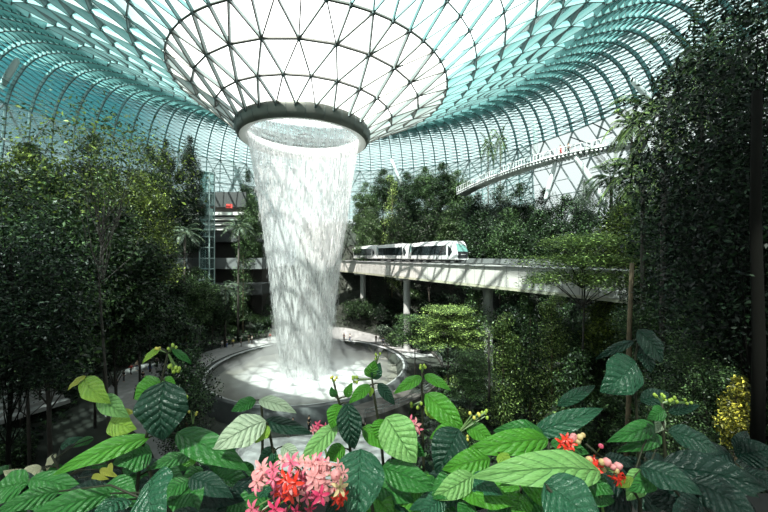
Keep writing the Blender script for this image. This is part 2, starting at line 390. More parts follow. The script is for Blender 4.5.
M_pave = mat('pale_paving', (.24,.24,.235), .75, noise=.15, scale=1.2, bump=.1)
def drape(name, poly, m, dz=.06, n=24):
    """strip surface laid on the ground between two edge lines"""
    L, Rr = poly; v = []; f = []
    for i in range(n+1):
        t = i/n*(len(L)-1); k = min(int(t), len(L)-2); u = t-k
        a = Vector(L[k]).lerp(Vector(L[k+1]), u); c = Vector(Rr[k]).lerp(Vector(Rr[k+1]), u)
        for j in range(9):
            p = a.lerp(c, j/8); v.append((p.x, p.y, Hh(p.x, p.y)+dz))
    for i in range(n):
        for j in range(8): f.append((i*9+j, i*9+j+1, (i+1)*9+j+1, (i+1)*9+j))
    b = MB(); b.add(v, f); return b.build(name, m, smooth=True)
def arc(r, a0, a1, n=14): return [(PX+r*math.cos(R(a0+(a1-a0)*k/n)), AY+r*math.sin(R(a0+(a1-a0)*k/n)), 0) for k in range(n+1)]
struct(drape('floor_plaza_back', (arc(16.9, 205, 10, 14), arc(22.5, 205, 10, 14)), M_pave, n=60))
struct(drape('floor_path_left', ([(-37,60,0),(-34,52,0),(-30,44,0),(-26,38,0),(-22,32,0),(-18,29.5,0),(-6,29,0),(2,31,0)], [(-44,62,0),(-41.5,53,0),(-38.5,46,0),(-34,40,0),(-26,36.5,0),(-19,35.5,0),(-10,36.5,0),(1,38,0)]), M_pave, n=60))
# stepped stone terraces beyond the left path
b = MB()
for k in range(6): b.box((-42-k*1.1, 39+k*.3, 1.15+k*.42), (3.0, 6.5, .45), Matrix.Rotation(R(-25), 3, 'Z'))
o = b.build('stone_steps', M_pave); tag(o, 'pale stone steps climbing into the dark planting at the far left', 'steps')
# curved ramp round the right of the pool
b = MB(); b.lathe((PX, AY, 0), [(17.2,.6),(22.0,.6),(22.0,1.5),(22.3,1.5),(22.5,-1.8)], 60, a0=R(-62), a1=R(15)); o = b.build('curved_ramp', mat('brown_stone', (.055,.05,.045), .6, noise=.2, scale=.5))
tag(o, 'dark curved ramp wrapping the right side of the round pool', 'ramp')
b = MB()
for h in (2.35, 1.95):
    b.tube([(PX+22.15*math.cos(R(t)), AY+22.15*math.sin(R(t)), h) for t in range(-62, 16, 3)], .04, 5)
for t in range(-62, 16, 6): b.tube([(PX+22.15*math.cos(R(t)), AY+22.15*math.sin(R(t)), 1.4), (PX+22.15*math.cos(R(t)), AY+22.15*math.sin(R(t)), 2.35)], .04, 5)
b.build('handrail', mat('rail_metal', (.25,.27,.27), .4, .6), o)

# ------------------------------------------------------------------ elevated guideway
M_conc = mat('guideway_panel', (.42,.41,.385), .6, noise=.05, scale=.3, bump=.03)
M_dark = mat('dark_track', (.05,.055,.055), .7)
gd = Vector((-.5576, 1, 0)).normalized(); gn = Vector((1, .5576, 0)).normalized()   # along, and away from the viewer
g0 = Vector((20.7, 29, CZ-1.15))
gw_ = empty('guideway', g0, 'long elevated guideway clad in pale panels that carries the train', 'guideway')
def gp(s, off, z): return gd*s+gn*off+Vector((0,0,z))
b = MB(); A = -22; E = 92
prof = [(0,0),(0,-2.6),(.25,-3.0),(6.5,-3.0),(6.8,-2.6),(6.8,-.5),(6.4,-.5),(.35,-.5),(.35,0)]
for s0, s1 in ((A, E),):
    P = [gp(s0, o_, z) for o_, z in prof]; Q = [gp(s1, o_, z) for o_, z in prof]; n = len(prof)
    b.add(P+Q, [(i, (i+1) % n, n+(i+1) % n, n+i) for i in range(n)]+[tuple(range(n-1, -1, -1)), tuple(range(n, 2*n))])
b.build('beam', M_conc, gw_)
b = MB(); s = A+1
while s < E:
    b.beam(gp(s, -.012, 0), gp(s, -.012, -2.6), -gn, .05, .01); s += 1.75
b.build('panel_joints', mat('joint_grey', (.2,.2,.2), .8), gw_)
b = MB(); b.beam(gp(A, -.1, -.02), gp(E, -.1, -.02), Vector((0,0,-1)), .3, .12); b.build('coping', mat('coping_grey', (.3,.31,.31), .5), gw_)
b = MB(); b.beam(gp(A, -.02, -2.95), gp(E, -.02, -2.95), Vector((0,0,1)), .1, .28); b.build('lower_trim', mat('trim_olive', (.33,.33,.25), .6), gw_)
b = MB(); b.beam(gp(A, 6.6, .75), gp(E, 6.6, .75), Vector((0,0,-1)), .3, 1.3); b.build('far_parapet', mat('parapet_grey', (.12,.13,.13), .6), gw_)
b = MB()
for of in (2.4, 4.6): b.beam(gp(A, of, .08), gp(E, of, .08), Vector((0,0,-1)), .4, .6)
b.build('running_rails', M_dark, gw_)
def pier(px, nm, lab):
    # along the guideway: x/y = (px-384)/F
    k = (px-384)/F; s = 0
    for s in np.linspace(-10, 90, 2000):
        p = g0+gp(s, 3.2, 0)
        if p.y > 1 and abs(p.x/p.y-k) < .003: break
    z0 = Hh(p.x, p.y); top = CZ-1.15-3.0
    b = MB(); b.tube([(0,0,-.3),(0,0,top-z0-1.0),(0,0,top-z0)], [.68,.68,.95], 20)
    b.box((0,0,top-z0-.25), (4.2,1.5,.5), Matrix.Rotation(math.atan2(gn.y, gn.x), 3, 'Z'))
    o = b.build(nm, mat('pier_concrete', (.30,.31,.30), .7, noise=.1), smooth=False, loc=(p.x, p.y, z0)); tag(o, lab, 'pier', 'piers carrying the guideway')
pier(362, 'guideway_pier', 'concrete pier under the guideway just right of the waterfall')
pier(406, 'guideway_pier', 'concrete pier under the guideway below the middle train car')
pier(487, 'guideway_pier', 'concrete pier under the guideway to the right of the train front')

# ------------------------------------------------------------------ the train: cars built along +x (front at +x)
M_body = mat('train_white', (.48,.49,.49), .3, spec=.6); M_win = mat('train_window', (.012,.018,.02), .12, spec=.8); M_tblk = mat('train_black', (.02,.022,.025), .3)
M_green = mat('train_windscreen', (.10,.22,.20), .1, spec=1.0)
def make_car(L):
    root = empty('train_car', (0,0,0), 'x', 'train')
    W = 1.4; Ht = 3.45
    b = MB()
    ys = [(-W+.12,.45),(-W,.6),(-W,2.7),(-W+.25,3.25),(-W+.6,Ht),(W-.6,Ht),(W-.25,3.25),(W,2.7),(W,.6),(W-.12,.45)]
    secs = [(0.0,1,0),(L-2.2,1,0),(L-1.2,1,0),(L-.35,.93,.0),(L+.1,.80,.0)]
    V = []
    for x, sc_, _ in secs:
        for y, z in ys:
            xx = x
            if x > L-1.5: xx = x-(z-1.7)*.42*max(0, (x-(L-1.5))/1.6) if z > 1.7 else x
            V.append((xx, y*sc_, z if z < 2.6 else 2.6+(z-2.6)*(.95 if x > L-1 else 1)))
    n = len(ys); Fs = []
    for i in range(len(secs)-1):
        for k in range(n): k2 = (k+1) % n; Fs.append((i*n+k, i*n+k2, (i+1)*n+k2, (i+1)*n+k))
    Fs += [tuple(range(n-1,-1,-1)), tuple((len(secs)-1)*n+k for k in range(n))]
    b.add(V, Fs); b.build('body', M_body, root)
    for sd_ in (-1, 1):
        b = MB(); y = sd_*(W+.02)
        b.box(((L-2.0)/2, y, 2.0), (L-2.4, .05, 1.55)); wb = b.build('window_band', M_win, root)
        b = MB()
        for x in (L*.18, L*.18+1.3, L*.62, L*.62+1.3): b.box((x, y*1.01, 1.5), (.07, .05, 2.2))
        b.build('door_frames', M_tblk, root)
        b = MB(); x0 = L-1.75
        b.add([(x0, y*1.01, 2.75), (x0+.75, y*1.0, 2.2), (x0+.95, y*.985, 1.7), (x0+.35, y*1.01, 1.0), (x0, y*1.01, 1.25)], [(0,1,2,3,4)][::1]); b.build('cab_window', M_win, root)
    b = MB(); xf = L+.13
    b.add([(xf-.0, -1.02, 1.75), (xf-.0, 1.02, 1.75), (xf-.72, .82, 3.2), (xf-.72, -.82, 3.2)], [(0,1,2,3)]); b.build('windscreen', M_green, root)
    b = MB(); b.add([(xf, -1.0, .75), (xf, 1.0, .75), (xf+.02, 1.0, 1.7), (xf+.02, -1.0, 1.7)], [(0,1,2,3)]); fp = b.build('front_panel', M_tblk, root)
    b = MB()
    for k in range(5): b.box((xf+.04, -.4+k*.2, 1.3), (.03, .12, .1))
    b.build('destination_sign', mat('sign_grey', (.45,.47,.47), .5), fp)
    b = MB()
    for x in (L*.2, L*.8):
        for yy in (-.9, .9): b.tube([(x, yy-.15, .3), (x, yy+.15, .3)], .42, 14)
    b.box((L/2, 0, .32), (L*.9, 1.8, .25)); b.build('undercarriage', M_tblk, root)
    b = MB(); b.box((L*.45, 0, Ht+.04), (L*.6, 1.3, .14)); b.build('roof_unit', mat('roof_grey', (.35,.37,.37), .5), root)
    return root
# front of the leading car is seen at px 465, its back at px 403
car = make_car(12.2); register(car)
labs = ['leading white train car with its windscreen facing right on the guideway', 'middle white train car coupled behind the leading one', 'rear white train car half hidden by the waterfall']
fx = 49.6
sfront = (fx-29)/gd.y
ang = math.atan2(-gd.y, -gd.x)
for i, lb in enumerate(labs):
    c = car if i == 0 else copy_tree(car)
    s_tail = sfront+(i+1)*12.2+i*.9
    p = g0+gp(s_tail, 3.4, .1); c.location = p; c.rotation_euler = (0,0,ang); c['label'] = lb; c['group'] = 'cars of the white train'

# ------------------------------------------------------------------ canopy footbridge
bp_ = [(76,462,192),(73,472,185.5),(68,490,178.5),(64,512,170.5),(59,533,163.5),(55,556,156),(51.5,585,149.5),(50,612,146),(50,640,143)]
pts = [at(px, py, Z) for Z, px, py in bp_]
def resample(P, n):
    d = [0]
    for a, c in zip(P, P[1:]): d.append(d[-1]+(c-a).length)
    o = []
    for i in range(n):
        t = d[-1]*i/(n-1); k = max(j for j in range(len(d)) if d[j] <= t+1e-6); k = min(k, len(P)-2)
        o.append(P[k].lerp(P[k+1], (t-d[k])/(d[k+1]-d[k])))
    return o
for _ in range(3): pts = [pts[0]]+[(pts[i-1]+pts[i]*2+pts[i+1])/4 for i in range(1, len(pts)-1)]+[pts[-1]]
BP = resample(pts, 60); O = BP[30].copy()
br = empty('footbridge', O, 'high curved white footbridge crossing above the trees at right', 'bridge')
def side(i):
    t = (BP[min(i+1, 59)]-BP[max(i-1, 0)]).normalized(); return Vector((t.y, -t.x, 0)).normalized(), t
b = MB(); b2 = MB(); b3 = MB(); M_br = mat('bridge_white', (.72,.74,.73), .5)
V = []; 
for i in range(60):
    s, t = side(i); p = BP[i]-O; wd = 1.5
    V += [p+s*wd, p-s*wd, p-s*1.1+Vector((0,0,-.15-.5*max(0, 1-i/18))), p+s*1.1+Vector((0,0,-.15-.5*max(0, 1-i/18)))]
b.add(V, [(i*4+k, i*4+(k+1) % 4, i*4+4+(k+1) % 4, i*4+4+k) for i in range(59) for k in range(4)]+[(3,2,1,0),(236,237,238,239)])
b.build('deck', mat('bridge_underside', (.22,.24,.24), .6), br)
b = MB()
for sg in (-1, 1):
    for h in (1.15,):
        b.tube([BP[i]-O+side(i)[0]*sg*1.5+Vector((0,0,h)) for i in range(60)], .05, 5)
    b.tube([BP[i]-O+side(i)[0]*sg*1.55+Vector((0,0,.0)) for i in range(60)], .10, 5)
b.build('handrail', M_br, br)
b = MB()
for i in range(60):
    for sg in (-1, 1): p = BP[i]-O+side(i)[0]*sg*1.5; b.tube([p, p+Vector((0,0,1.15))], .04, 4)
    s, t = side(i); p = BP[i]-O; b.beam(p+s*1.5+Vector((0,0,-.02)), p-s*1.5+Vector((0,0,-.02)), Vector((0,0,-1)), .3, .4)
b.build('posts', M_br, br)['kind'] = 'stuff'
b = MB()
for sg in (-1, 1):
    V = []
    for i in range(60): p = BP[i]-O+side(i)[0]*sg*1.47; V += [p+Vector((0,0,.08)), p+Vector((0,0,1.1))]
    b.add(V, [(2*i, 2*i+1, 2*i+3, 2*i+2) for i in range(59)])
b.build('glass_balustrade', glass('balustrade_glass', (.97,.98,.98), (.4,.46,.46), .02, 1.06), br)
def strut(name, p0, p1, r0, lab, cat='column', grp=None, m=None, ends=.45):
    b = MB(); p0 = Vector(p0); p1 = Vector(p1); d = p1-p0
    b.tube([(0,0,0), d*.08, d*.5, d*.92, d], [r0*ends, r0*.85, r0, r0*.85, r0*ends], 12)
    o = b.build(name, m or mat('column_white', (.62,.68,.67), .45), smooth=True, loc=p0); tag(o, lab, cat, grp); return o
# supports of the roof edge
GC = 'white tapering columns holding up the roof edge'
sup = [((0,88,58),(18,58,57),.5,'white slanting roof column at the far left edge'),
       ((246,196,98),(229,152,96),.6,'white roof column leaning left beside the waterfall'),
       ((228,196,98),(240,166,96),.5,'white roof column leaning right beside the waterfall'),
       ((402,185,96),(391,158,95),.45,'white roof column leaning left just right of the waterfall'),
       ((536,165,84),(535,120,83),.5,'upright white roof column rising behind the footbridge'),
       ((548,166,84),(520,143,84),.35,'thin white roof column slanting beside the upright one'),
       ((606,205,53),(575,155,52.6),.5,'white column leaning under the footbridge walkers'),
       ((668,118,47),(631,78,46),.42,'white roof column slanting left near the dark trees at right'),
       ((693,105,42),(697,44,42),.42,'upright white roof column beside the dark overhanging tree'),
       ((545,200,57),(556,160,56),.4,'white column leaning right under the footbridge')]
for (a, c, r_, lb) in sup:
    p0, p1 = at(*a), at(*c); strut('roof_column', p0, p1, r_, lb, 'column', GC)
rl = ['short dark rail on the glazed wall above the right walkers', 'short dark rail on the glazed wall between the two pairs of walkers', 'short dark rail on the glazed wall above the left walkers', 'long dark rail rising along the lower edge of the roof at right']
for (a, c) in (((618,113,63),(648,123,55)),((592,122,66),(612,132,63)),((570,136,70),(590,143,66)),((563,126,68),(660,91,54.5))):
    o = strut('facade_rail', at(*a), at(*c), .12, rl.pop(0), 'rail', 'dark rails on the glazed wall', M_dark, 1)

# ------------------------------------------------------------------ terraced building and lift shaft behind the left of the pool
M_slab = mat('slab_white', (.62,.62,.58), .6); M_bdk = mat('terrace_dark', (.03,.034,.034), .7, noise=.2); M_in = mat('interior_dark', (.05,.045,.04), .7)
bz = 84.0; tb = empty('terraced_building', (at(205,255,bz).x, bz, 0), 'terraced building with white slabs and planted balconies left of the waterfall', 'building')
bx = tb.location.x
def blk(nm, px0, px1, y0, y1, m, yoff=0, depth=6, z=bz):
    a = at(px0, y1, z+yoff); c = at(px1, y0, z+yoff); b = MB()
    b.box(((a.x+c.x)/2-bx, yoff+depth/2+z-bz, (a.z+c.z)/2), (c.x-a.x, depth, c.z-a.z)); return b.build(nm, m, tb)
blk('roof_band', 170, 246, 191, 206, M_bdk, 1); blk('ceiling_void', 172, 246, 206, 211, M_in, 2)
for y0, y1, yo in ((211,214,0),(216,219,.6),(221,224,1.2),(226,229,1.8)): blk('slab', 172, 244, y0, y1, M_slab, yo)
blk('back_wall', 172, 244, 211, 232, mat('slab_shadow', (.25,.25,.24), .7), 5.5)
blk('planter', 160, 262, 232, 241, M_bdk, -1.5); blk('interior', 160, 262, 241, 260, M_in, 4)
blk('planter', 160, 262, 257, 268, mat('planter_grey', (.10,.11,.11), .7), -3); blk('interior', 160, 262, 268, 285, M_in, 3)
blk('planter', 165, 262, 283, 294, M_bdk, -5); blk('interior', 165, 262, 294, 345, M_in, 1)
blk('red_sign', 226, 232, 203, 207, mat('sign_red', (.6,.06,.05), .5), -.6, .3)
ls = empty('lift_shaft', at(207,300,78), 'glass lift shaft with pale green frame beside the terraced building', 'lift shaft')
b = MB(); hh = (300-172)/F*78
for dx in (-1.15, 1.15):
    for dy in (-1.15, 1.15): b.tube([(dx, dy, 0), (dx, dy, hh)], .15, 6)
for k in range(13):
    z = hh*k/12
    for a, c in (((-1.15,-1.15),(1.15,-1.15)),((1.15,-1.15),(1.15,1.15)),((1.15,1.15),(-1.15,1.15)),((-1.15,1.15),(-1.15,-1.15))): b.tube([(*a, z), (*c, z)], .12, 4)
b.build('frame', mat('lift_frame', (.22,.30,.29), .45), ls)
b = MB(); b.box((0,0,hh/2), (2.1,2.1,hh)); b.build('glass', glass('lift_glass', (.85,.94,.93), (.7,.9,.88), .12), ls)
b = MB(); b.box((0,0,hh*.68), (1.9,1.9,2.6)); b.build('cab', mat('lift_cab', (.7,.75,.74), .4), ls)
# ------------------------------------------------------------------ planting
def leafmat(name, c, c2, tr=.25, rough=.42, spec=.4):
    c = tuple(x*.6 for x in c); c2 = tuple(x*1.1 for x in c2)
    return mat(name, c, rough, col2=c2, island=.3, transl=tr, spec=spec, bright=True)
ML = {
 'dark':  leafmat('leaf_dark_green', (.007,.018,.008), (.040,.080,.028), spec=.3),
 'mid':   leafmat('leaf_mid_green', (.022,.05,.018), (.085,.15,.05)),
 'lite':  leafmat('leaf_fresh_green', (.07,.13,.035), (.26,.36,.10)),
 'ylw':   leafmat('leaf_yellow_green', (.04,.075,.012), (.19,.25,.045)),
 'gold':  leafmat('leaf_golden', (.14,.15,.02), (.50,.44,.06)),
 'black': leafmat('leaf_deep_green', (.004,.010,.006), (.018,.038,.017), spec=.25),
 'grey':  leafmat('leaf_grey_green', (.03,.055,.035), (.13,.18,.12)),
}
M_bark = mat('bark_dark', (.035,.03,.024), .85, noise=.3, scale=4); M_barkp = mat('bark_pale_brown', (.13,.095,.055), .85, noise=.3, scale=4)
M_bark_shade = mat('bark_shade_black', (.005,.005,.004), .95, spec=.1)  # last bark is near-black: shade under the crowns put into its colour
def leaves(P, Nn, size, g, asp=.45, droop=.0):
    """P leaf points, Nn leaf normals -> one folded blade per point"""
    n = len(P); d = g.normal(size=(n, 3)); d[:, 2] -= droop
    d -= (d*Nn).sum(1, keepdims=True)*Nn; d /= np.linalg.norm(d, axis=1, keepdims=True)+1e-9
    s = np.cross(Nn, d); L = (size*(.6+.8*g.random(n)))[:, None]
    a = P-d*L*.5; c = P+d*L*.5-Nn*L*.08; b1 = P+s*L*asp*.5+Nn*L*.07-d*L*.05; b2 = P-s*L*asp*.5+Nn*L*.07-d*L*.05
    V = np.stack([a, b1, c, b2], 1).reshape(-1, 3); return V
def leaf_mesh(name, V, m, parent, kind=None):
    me = bpy.data.meshes.new(name); nq = len(V)//4
    me.vertices.add(len(V)); me.vertices.foreach_set('co', V.astype(np.float32).ravel())
    me.loops.add(nq*4); me.loops.foreach_set('vertex_index', np.arange(nq*4, dtype=np.int32))
    me.polygons.add(nq); me.polygons.foreach_set('loop_start', np.arange(0, nq*4, 4, dtype=np.int32))
    try: me.polygons.foreach_set('loop_total', np.full(nq, 4, dtype=np.int32))
    except Exception: pass
    me.materials.append(m); me.update(calc_edges=True); me.validate()
    o = bpy.data.objects.new(name, me); C.objects.link(o)
    if parent: o.parent = parent
    if kind: o['kind'] = kind
    return o
def clump(c, r, n, g, size, flat=1.0, up=.6, **k):
    """leaves through the outer shell of an ellipsoid clump"""
    d = g.normal(size=(n, 3)); d /= np.linalg.norm(d, axis=1, keepdims=True)
    rad = (.25+.95*g.random(n)**.6)[:, None]
    P = np.array(c)+d*rad*np.array([r, r, r*flat]); N = d*.5+np.array([0,0,up])+g.normal(size=(n, 3))*.55
    N /= np.linalg.norm(N, axis=1, keepdims=True); return leaves(P, N, size, g, **k)
# each builder makes a unit plant: height 1 scaled by h, crown width w (metres)
def tree_broad(h, w, seed, m, bark=None, lsize=.36, n=9000, bare=.35, trunk=.16, nc_=1.0):
    g = np.random.default_rng(seed); root = bpy.data.objects.new('broadleaf_tree', None); C.objects.link(root)
    V = []; b = MB(); cl = []
    nc = int(34*nc_*max(1, (h/w/1.4))**.8)
    for k in range(nc):
        th = k*2.4+g.random(); rr = w*.5*(k/nc)**.55*.85; z = h*(bare+(1-bare)*(.12+.8*g.random()*(1-.35*(rr/(w*.5)))))
        cl.append((rr*math.cos(th), rr*math.sin(th), z, w*(.09+.11*g.random())))
    cl.append((0, 0, h*.95, w*.10)); cl.append((.1*w, 0, h*.9, w*.12))
    for c in cl: V.append(clump(c[:3], c[3], n//len(cl), g, lsize, flat=.85))
    d_ = g.normal(size=(n//3, 3)); d_ /= np.linalg.norm(d_, axis=1, keepdims=True); rr_ = (g.random(n//3)**.45)[:, None]
    Pe = d_*rr_*np.array([w*.46, w*.46, h*(1-bare)*.48])+np.array([0,0,h*(1+bare)*.5]); Ne = d_*.5+np.array([0,0,.5])+g.normal(size=Pe.shape)*.5; Ne /= np.linalg.norm(Ne, axis=1, keepdims=True)
    V.append(leaves(Pe, Ne, lsize*.9, g))
    top = h*.8; lean = g.normal(size=2)*.02*h
    T = [(0,0,-.6),(lean[0]*.3,lean[1]*.3,h*.3),(lean[0],lean[1],h*.6),(lean[0]*.5,lean[1]*.5,top)]
    b.tube(T, [trunk,trunk*.8,trunk*.5,trunk*.18], 8); b.build('trunk', bark or M_bark, root, True)
    b = MB()
    for c in cl[:20]:
        z0 = max(h*bare*.8, c[2]-h*.22); u = z0/top
        p0 = Vector((lean[0]*min(1,u), lean[1]*min(1,u), z0)); p1 = Vector(c[:3]); mid = (p0+p1)/2+Vector((0,0,-.04*h))
        b.tube([p0, mid, p1], [trunk*.35,trunk*.2,trunk*.06], 5)
    b.build('branches', bark or M_bark, root)
    leaf_mesh('foliage', np.concatenate(V), m, root); return root
def tree_tier(h, w, seed, m, lsize=.25, n=13000, tiers=4, bark=None, low=.55):
    g = np.random.default_rng(seed); root = bpy.data.objects.new('tiered_tree', None); C.objects.link(root); V = []; b = MB(); br = MB()
    b.tube([(0,0,-.6),(0,0,h*.5),(.02*h,0,h*.97)], [.13,.1,.03], 7); b.build('trunk', bark or M_bark, root, True)
    for t in range(tiers):
        z = h*(low+(1-low)*(t+.5)/tiers); rad = w*.5*(1-.45*(t/tiers)**1.5)*(.85+.3*g.random()); nb = 9
        for k in range(nb):
            th = k*2*PI/nb+g.random()*.5; L = rad*(.7+.4*g.random()); c, s = math.cos(th), math.sin(th)
            br.tube([(0,0,z-.09*h),(c*L*.5,s*L*.5,z-.01*h),(c*L,s*L,z+.01*h)], [.05,.03,.01], 4)
            nn = n//(tiers*nb); tt = g.random(nn)**.6; P = np.stack([c*L*tt, s*L*tt, np.full(nn, z)+.02*h*np.sin(tt*3)], 1)
            P += g.normal(size=(nn, 3))*np.array([w*.06, w*.06, .012*h]); N = np.tile([0,0,1.], (nn, 1))+g.normal(size=(nn, 3))*.35
            N /= np.linalg.norm(N, axis=1, keepdims=True); V.append(leaves(P, N, lsize, g))
    br.build('branches', bark or M_bark, root); leaf_mesh('foliage', np.concatenate(V), m, root); return root
def tree_column(h, w, seed, m, lsize=.22, n=6000, bark=None):
    g = np.random.default_rng(seed); root = bpy.data.objects.new('slender_tree', None); C.objects.link(root); V = []; b = MB()
    b.tube([(0,0,-.6),(.03,0,h*.9)], [.11,.04], 7); b.build('trunk', bark or M_barkp, root, True)
    for k in range(16):
        z = h*(.22+.76*k/15); r = w*.5*(.5+.5*math.sin(PI*min(1, (k+2)/16)**.8)); th = g.random()*6.3
        V.append(clump((r*.45*math.cos(th), r*.45*math.sin(th), z), r*.75, n//16, g, lsize, flat=.8))
    leaf_mesh('foliage', np.concatenate(V), m, root); return root
def bush(h, w, seed, m, lsize=.25, n=2600):
    g = np.random.default_rng(seed); root = bpy.data.objects.new('leafy_shrub', None); C.objects.link(root); V = []; b = MB()
    for k in range(7):
        th = g.random()*6.3; rr = w*.3*g.random(); V.append(clump((rr*math.cos(th), rr*math.sin(th), h*(.25+.5*g.random())), w*.25, n//7, g, lsize, flat=max(.6, h/w)))
        b.tube([(0,0,-.4),(rr*.5*math.cos(th),rr*.5*math.sin(th),h*.3),(rr*math.cos(th)*1.3,rr*math.sin(th)*1.3,h*.7)], [.05,.035,.015], 5)
    b.build('stems', M_bark, root); leaf_mesh('foliage', np.concatenate(V), m, root); return root
def frond_V(p0, d, L, g, wd=.5, n=26, droop=.5):
    """one feather frond: leaflets both sides of an arching rachis"""
    d = Vector(d).normalized(); V = []; pts = []; up = Vector((0,0,1)); pos = Vector(p0); dr = d.copy()
    for i in range(n):
        pos = pos+dr*L/n; dr = (dr+Vector((0,0,-droop*1.6/n))).normalized(); pts.append(pos.copy())
        s = dr.cross(up).normalized(); nn = s.cross(dr)
        t = i/n; ll = wd*(math.sin(PI*min(1, .12+t*.9))**.6)*(.9+.2*g.random())
        if i < 3: continue
        for sg in (-1, 1):
            e = pos+(s*sg*.9+dr*.55+Vector((0,0,-.35))).normalized()*ll; q = (pos+e)/2+nn*.03; ww = dr*ll*.065
            V += [pos, q+ww, e, q-ww]
    return V, pts
def palm(h, w, seed, m, nf=16, trunk=.16, fan=False):
    g = np.random.default_rng(seed); root = bpy.data.objects.new('palm', None); C.objects.link(root); V = []; b = MB(); st = MB()
    b.tube([(0,0,-.6),(.05,0,h*.5),(.1,.05,h)], [trunk*1.2,trunk,trunk*.8], 8); b.build('trunk', M_bark, root, True)
    for k in range(nf):
        th = k*2.4; el = R(70-85*(k/nf)); d = (math.cos(th)*math.cos(el), math.sin(th)*math.cos(el), math.sin(el))
        v, pts = frond_V((.1,.05,h), d, w*.55*(.85+.3*g.random()), g, wd=w*.13, droop=.9+.5*g.random(), n=30); V += v
        st.tube(pts[::4], .02, 4)
    st.build('frond_ribs', mat('frond_rib', (.08,.12,.04), .6), root)
    leaf_mesh('fronds', np.array([list(q) for q in V]), m, root); return root
def banana(h, w, seed, m, nf=9):
    g = np.random.default_rng(seed); root = bpy.data.objects.new('broad_leaved_plant', None); C.objects.link(root); b = MB(); st = MB()
    for k in range(nf):
        th = k*2.4+g.random()*.4; el = R(80-50*k/nf); dr = Vector((math.cos(th)*math.cos(el), math.sin(th)*math.cos(el), math.sin(el)))
        pos = Vector((0,0,0)); L = h*(.8+.3*g.random()); pts = []; rows = []
        for i in range(12):
            pos = pos+dr*L/12; dr = (dr+Vector((math.cos(th)*.03, math.sin(th)*.03, -.12))).normalized(); s = dr.cross(Vector((0,0,1))).normalized(); t = i/11
            ww = w*.13*max(0.02, math.sin(PI*min(1,max(0,(t-.3)/.7))))**.7 if t > .3 else .02
            nn = s.cross(dr); rows.append((pos+s*ww+nn*ww*.4, pos.copy(), pos-s*ww+nn*ww*.4)); pts.append(pos.copy())
        b.add([q for r_ in rows for q in r_], [(i*3+j, i*3+j+1, i*3+j+4, i*3+j+3) for i in range(11) for j in range(2)])
        st.tube([(0,0,-.3)]+pts[:5], .03, 5)
    st.build('stalks', mat('stalk_green', (.06,.10,.03), .6), root); b.build('leaf_blades', m, root, True); return root

def place(key, root_loc, h, wd, label, cat, group=None, rz=None):
    """a plant of the kind, from the prototype whose height is nearest to h, stretched only a little"""
    fn, H0_, W0_, a, k = P_[key]; ratio = (h/wd)/(H0_/W0_); steps = [.4,.7,1.0,1.5,2.2,3.2]
    st = min(steps, key=lambda q: abs(math.log(q/ratio))); pk = (key, st)
    if pk not in made:
        kk = dict(k); 
        if fn is tree_broad: kk['n'] = int(kk.get('n', 12000)*max(.6, st**.85))
        o = fn(H0_*st, W0_, *a, **kk); register(o); made[pk] = o
    else: o = copy_tree(made[pk])
    o.location = root_loc; o.scale = (wd/W0_, wd/W0_, h/(H0_*st)); o.rotation_euler = (0, 0, random.random()*6.28 if rz is None else rz)
    o['label'] = label; o['category'] = cat
    if group: o['group'] = group
    elif 'group' in o: del o['group']
    return o
made = {}; P_ = {}
def proto(key, fn, h, w, *a, **k): P_[key] = (fn, h, w, a, k)
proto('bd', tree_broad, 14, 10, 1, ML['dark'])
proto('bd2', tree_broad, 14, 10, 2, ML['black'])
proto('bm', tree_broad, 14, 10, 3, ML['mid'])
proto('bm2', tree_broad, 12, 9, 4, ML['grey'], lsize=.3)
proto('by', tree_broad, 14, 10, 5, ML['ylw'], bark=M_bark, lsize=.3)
proto('bn', tree_broad, 14, 10, 6, ML['black'], lsize=.25, n=10000, nc_=1.5, bark=M_bark_shade)       # near, fine leaves
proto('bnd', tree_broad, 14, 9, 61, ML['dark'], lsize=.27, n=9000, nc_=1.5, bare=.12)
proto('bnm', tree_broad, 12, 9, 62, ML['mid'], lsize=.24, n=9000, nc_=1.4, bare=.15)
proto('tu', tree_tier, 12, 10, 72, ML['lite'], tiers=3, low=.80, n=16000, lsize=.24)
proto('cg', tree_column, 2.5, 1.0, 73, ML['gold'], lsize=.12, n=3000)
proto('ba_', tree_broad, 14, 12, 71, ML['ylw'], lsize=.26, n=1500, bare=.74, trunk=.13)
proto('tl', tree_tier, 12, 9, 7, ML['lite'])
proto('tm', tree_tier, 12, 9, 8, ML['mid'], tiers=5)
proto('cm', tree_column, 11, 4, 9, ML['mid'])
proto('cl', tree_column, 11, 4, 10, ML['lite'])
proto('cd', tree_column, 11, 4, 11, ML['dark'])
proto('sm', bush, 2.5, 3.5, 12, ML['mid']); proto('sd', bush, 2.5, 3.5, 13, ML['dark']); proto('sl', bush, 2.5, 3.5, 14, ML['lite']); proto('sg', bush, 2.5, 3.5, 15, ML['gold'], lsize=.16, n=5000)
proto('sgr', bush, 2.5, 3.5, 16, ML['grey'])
proto('pd', palm, 6, 6, 17, ML['mid']); proto('pl', palm, 6, 6, 18, ML['lite']); proto('pg', palm, 6, 6, 19, ML['grey'])
proto('ba', banana, 3, 3, 20, ML['mid'])
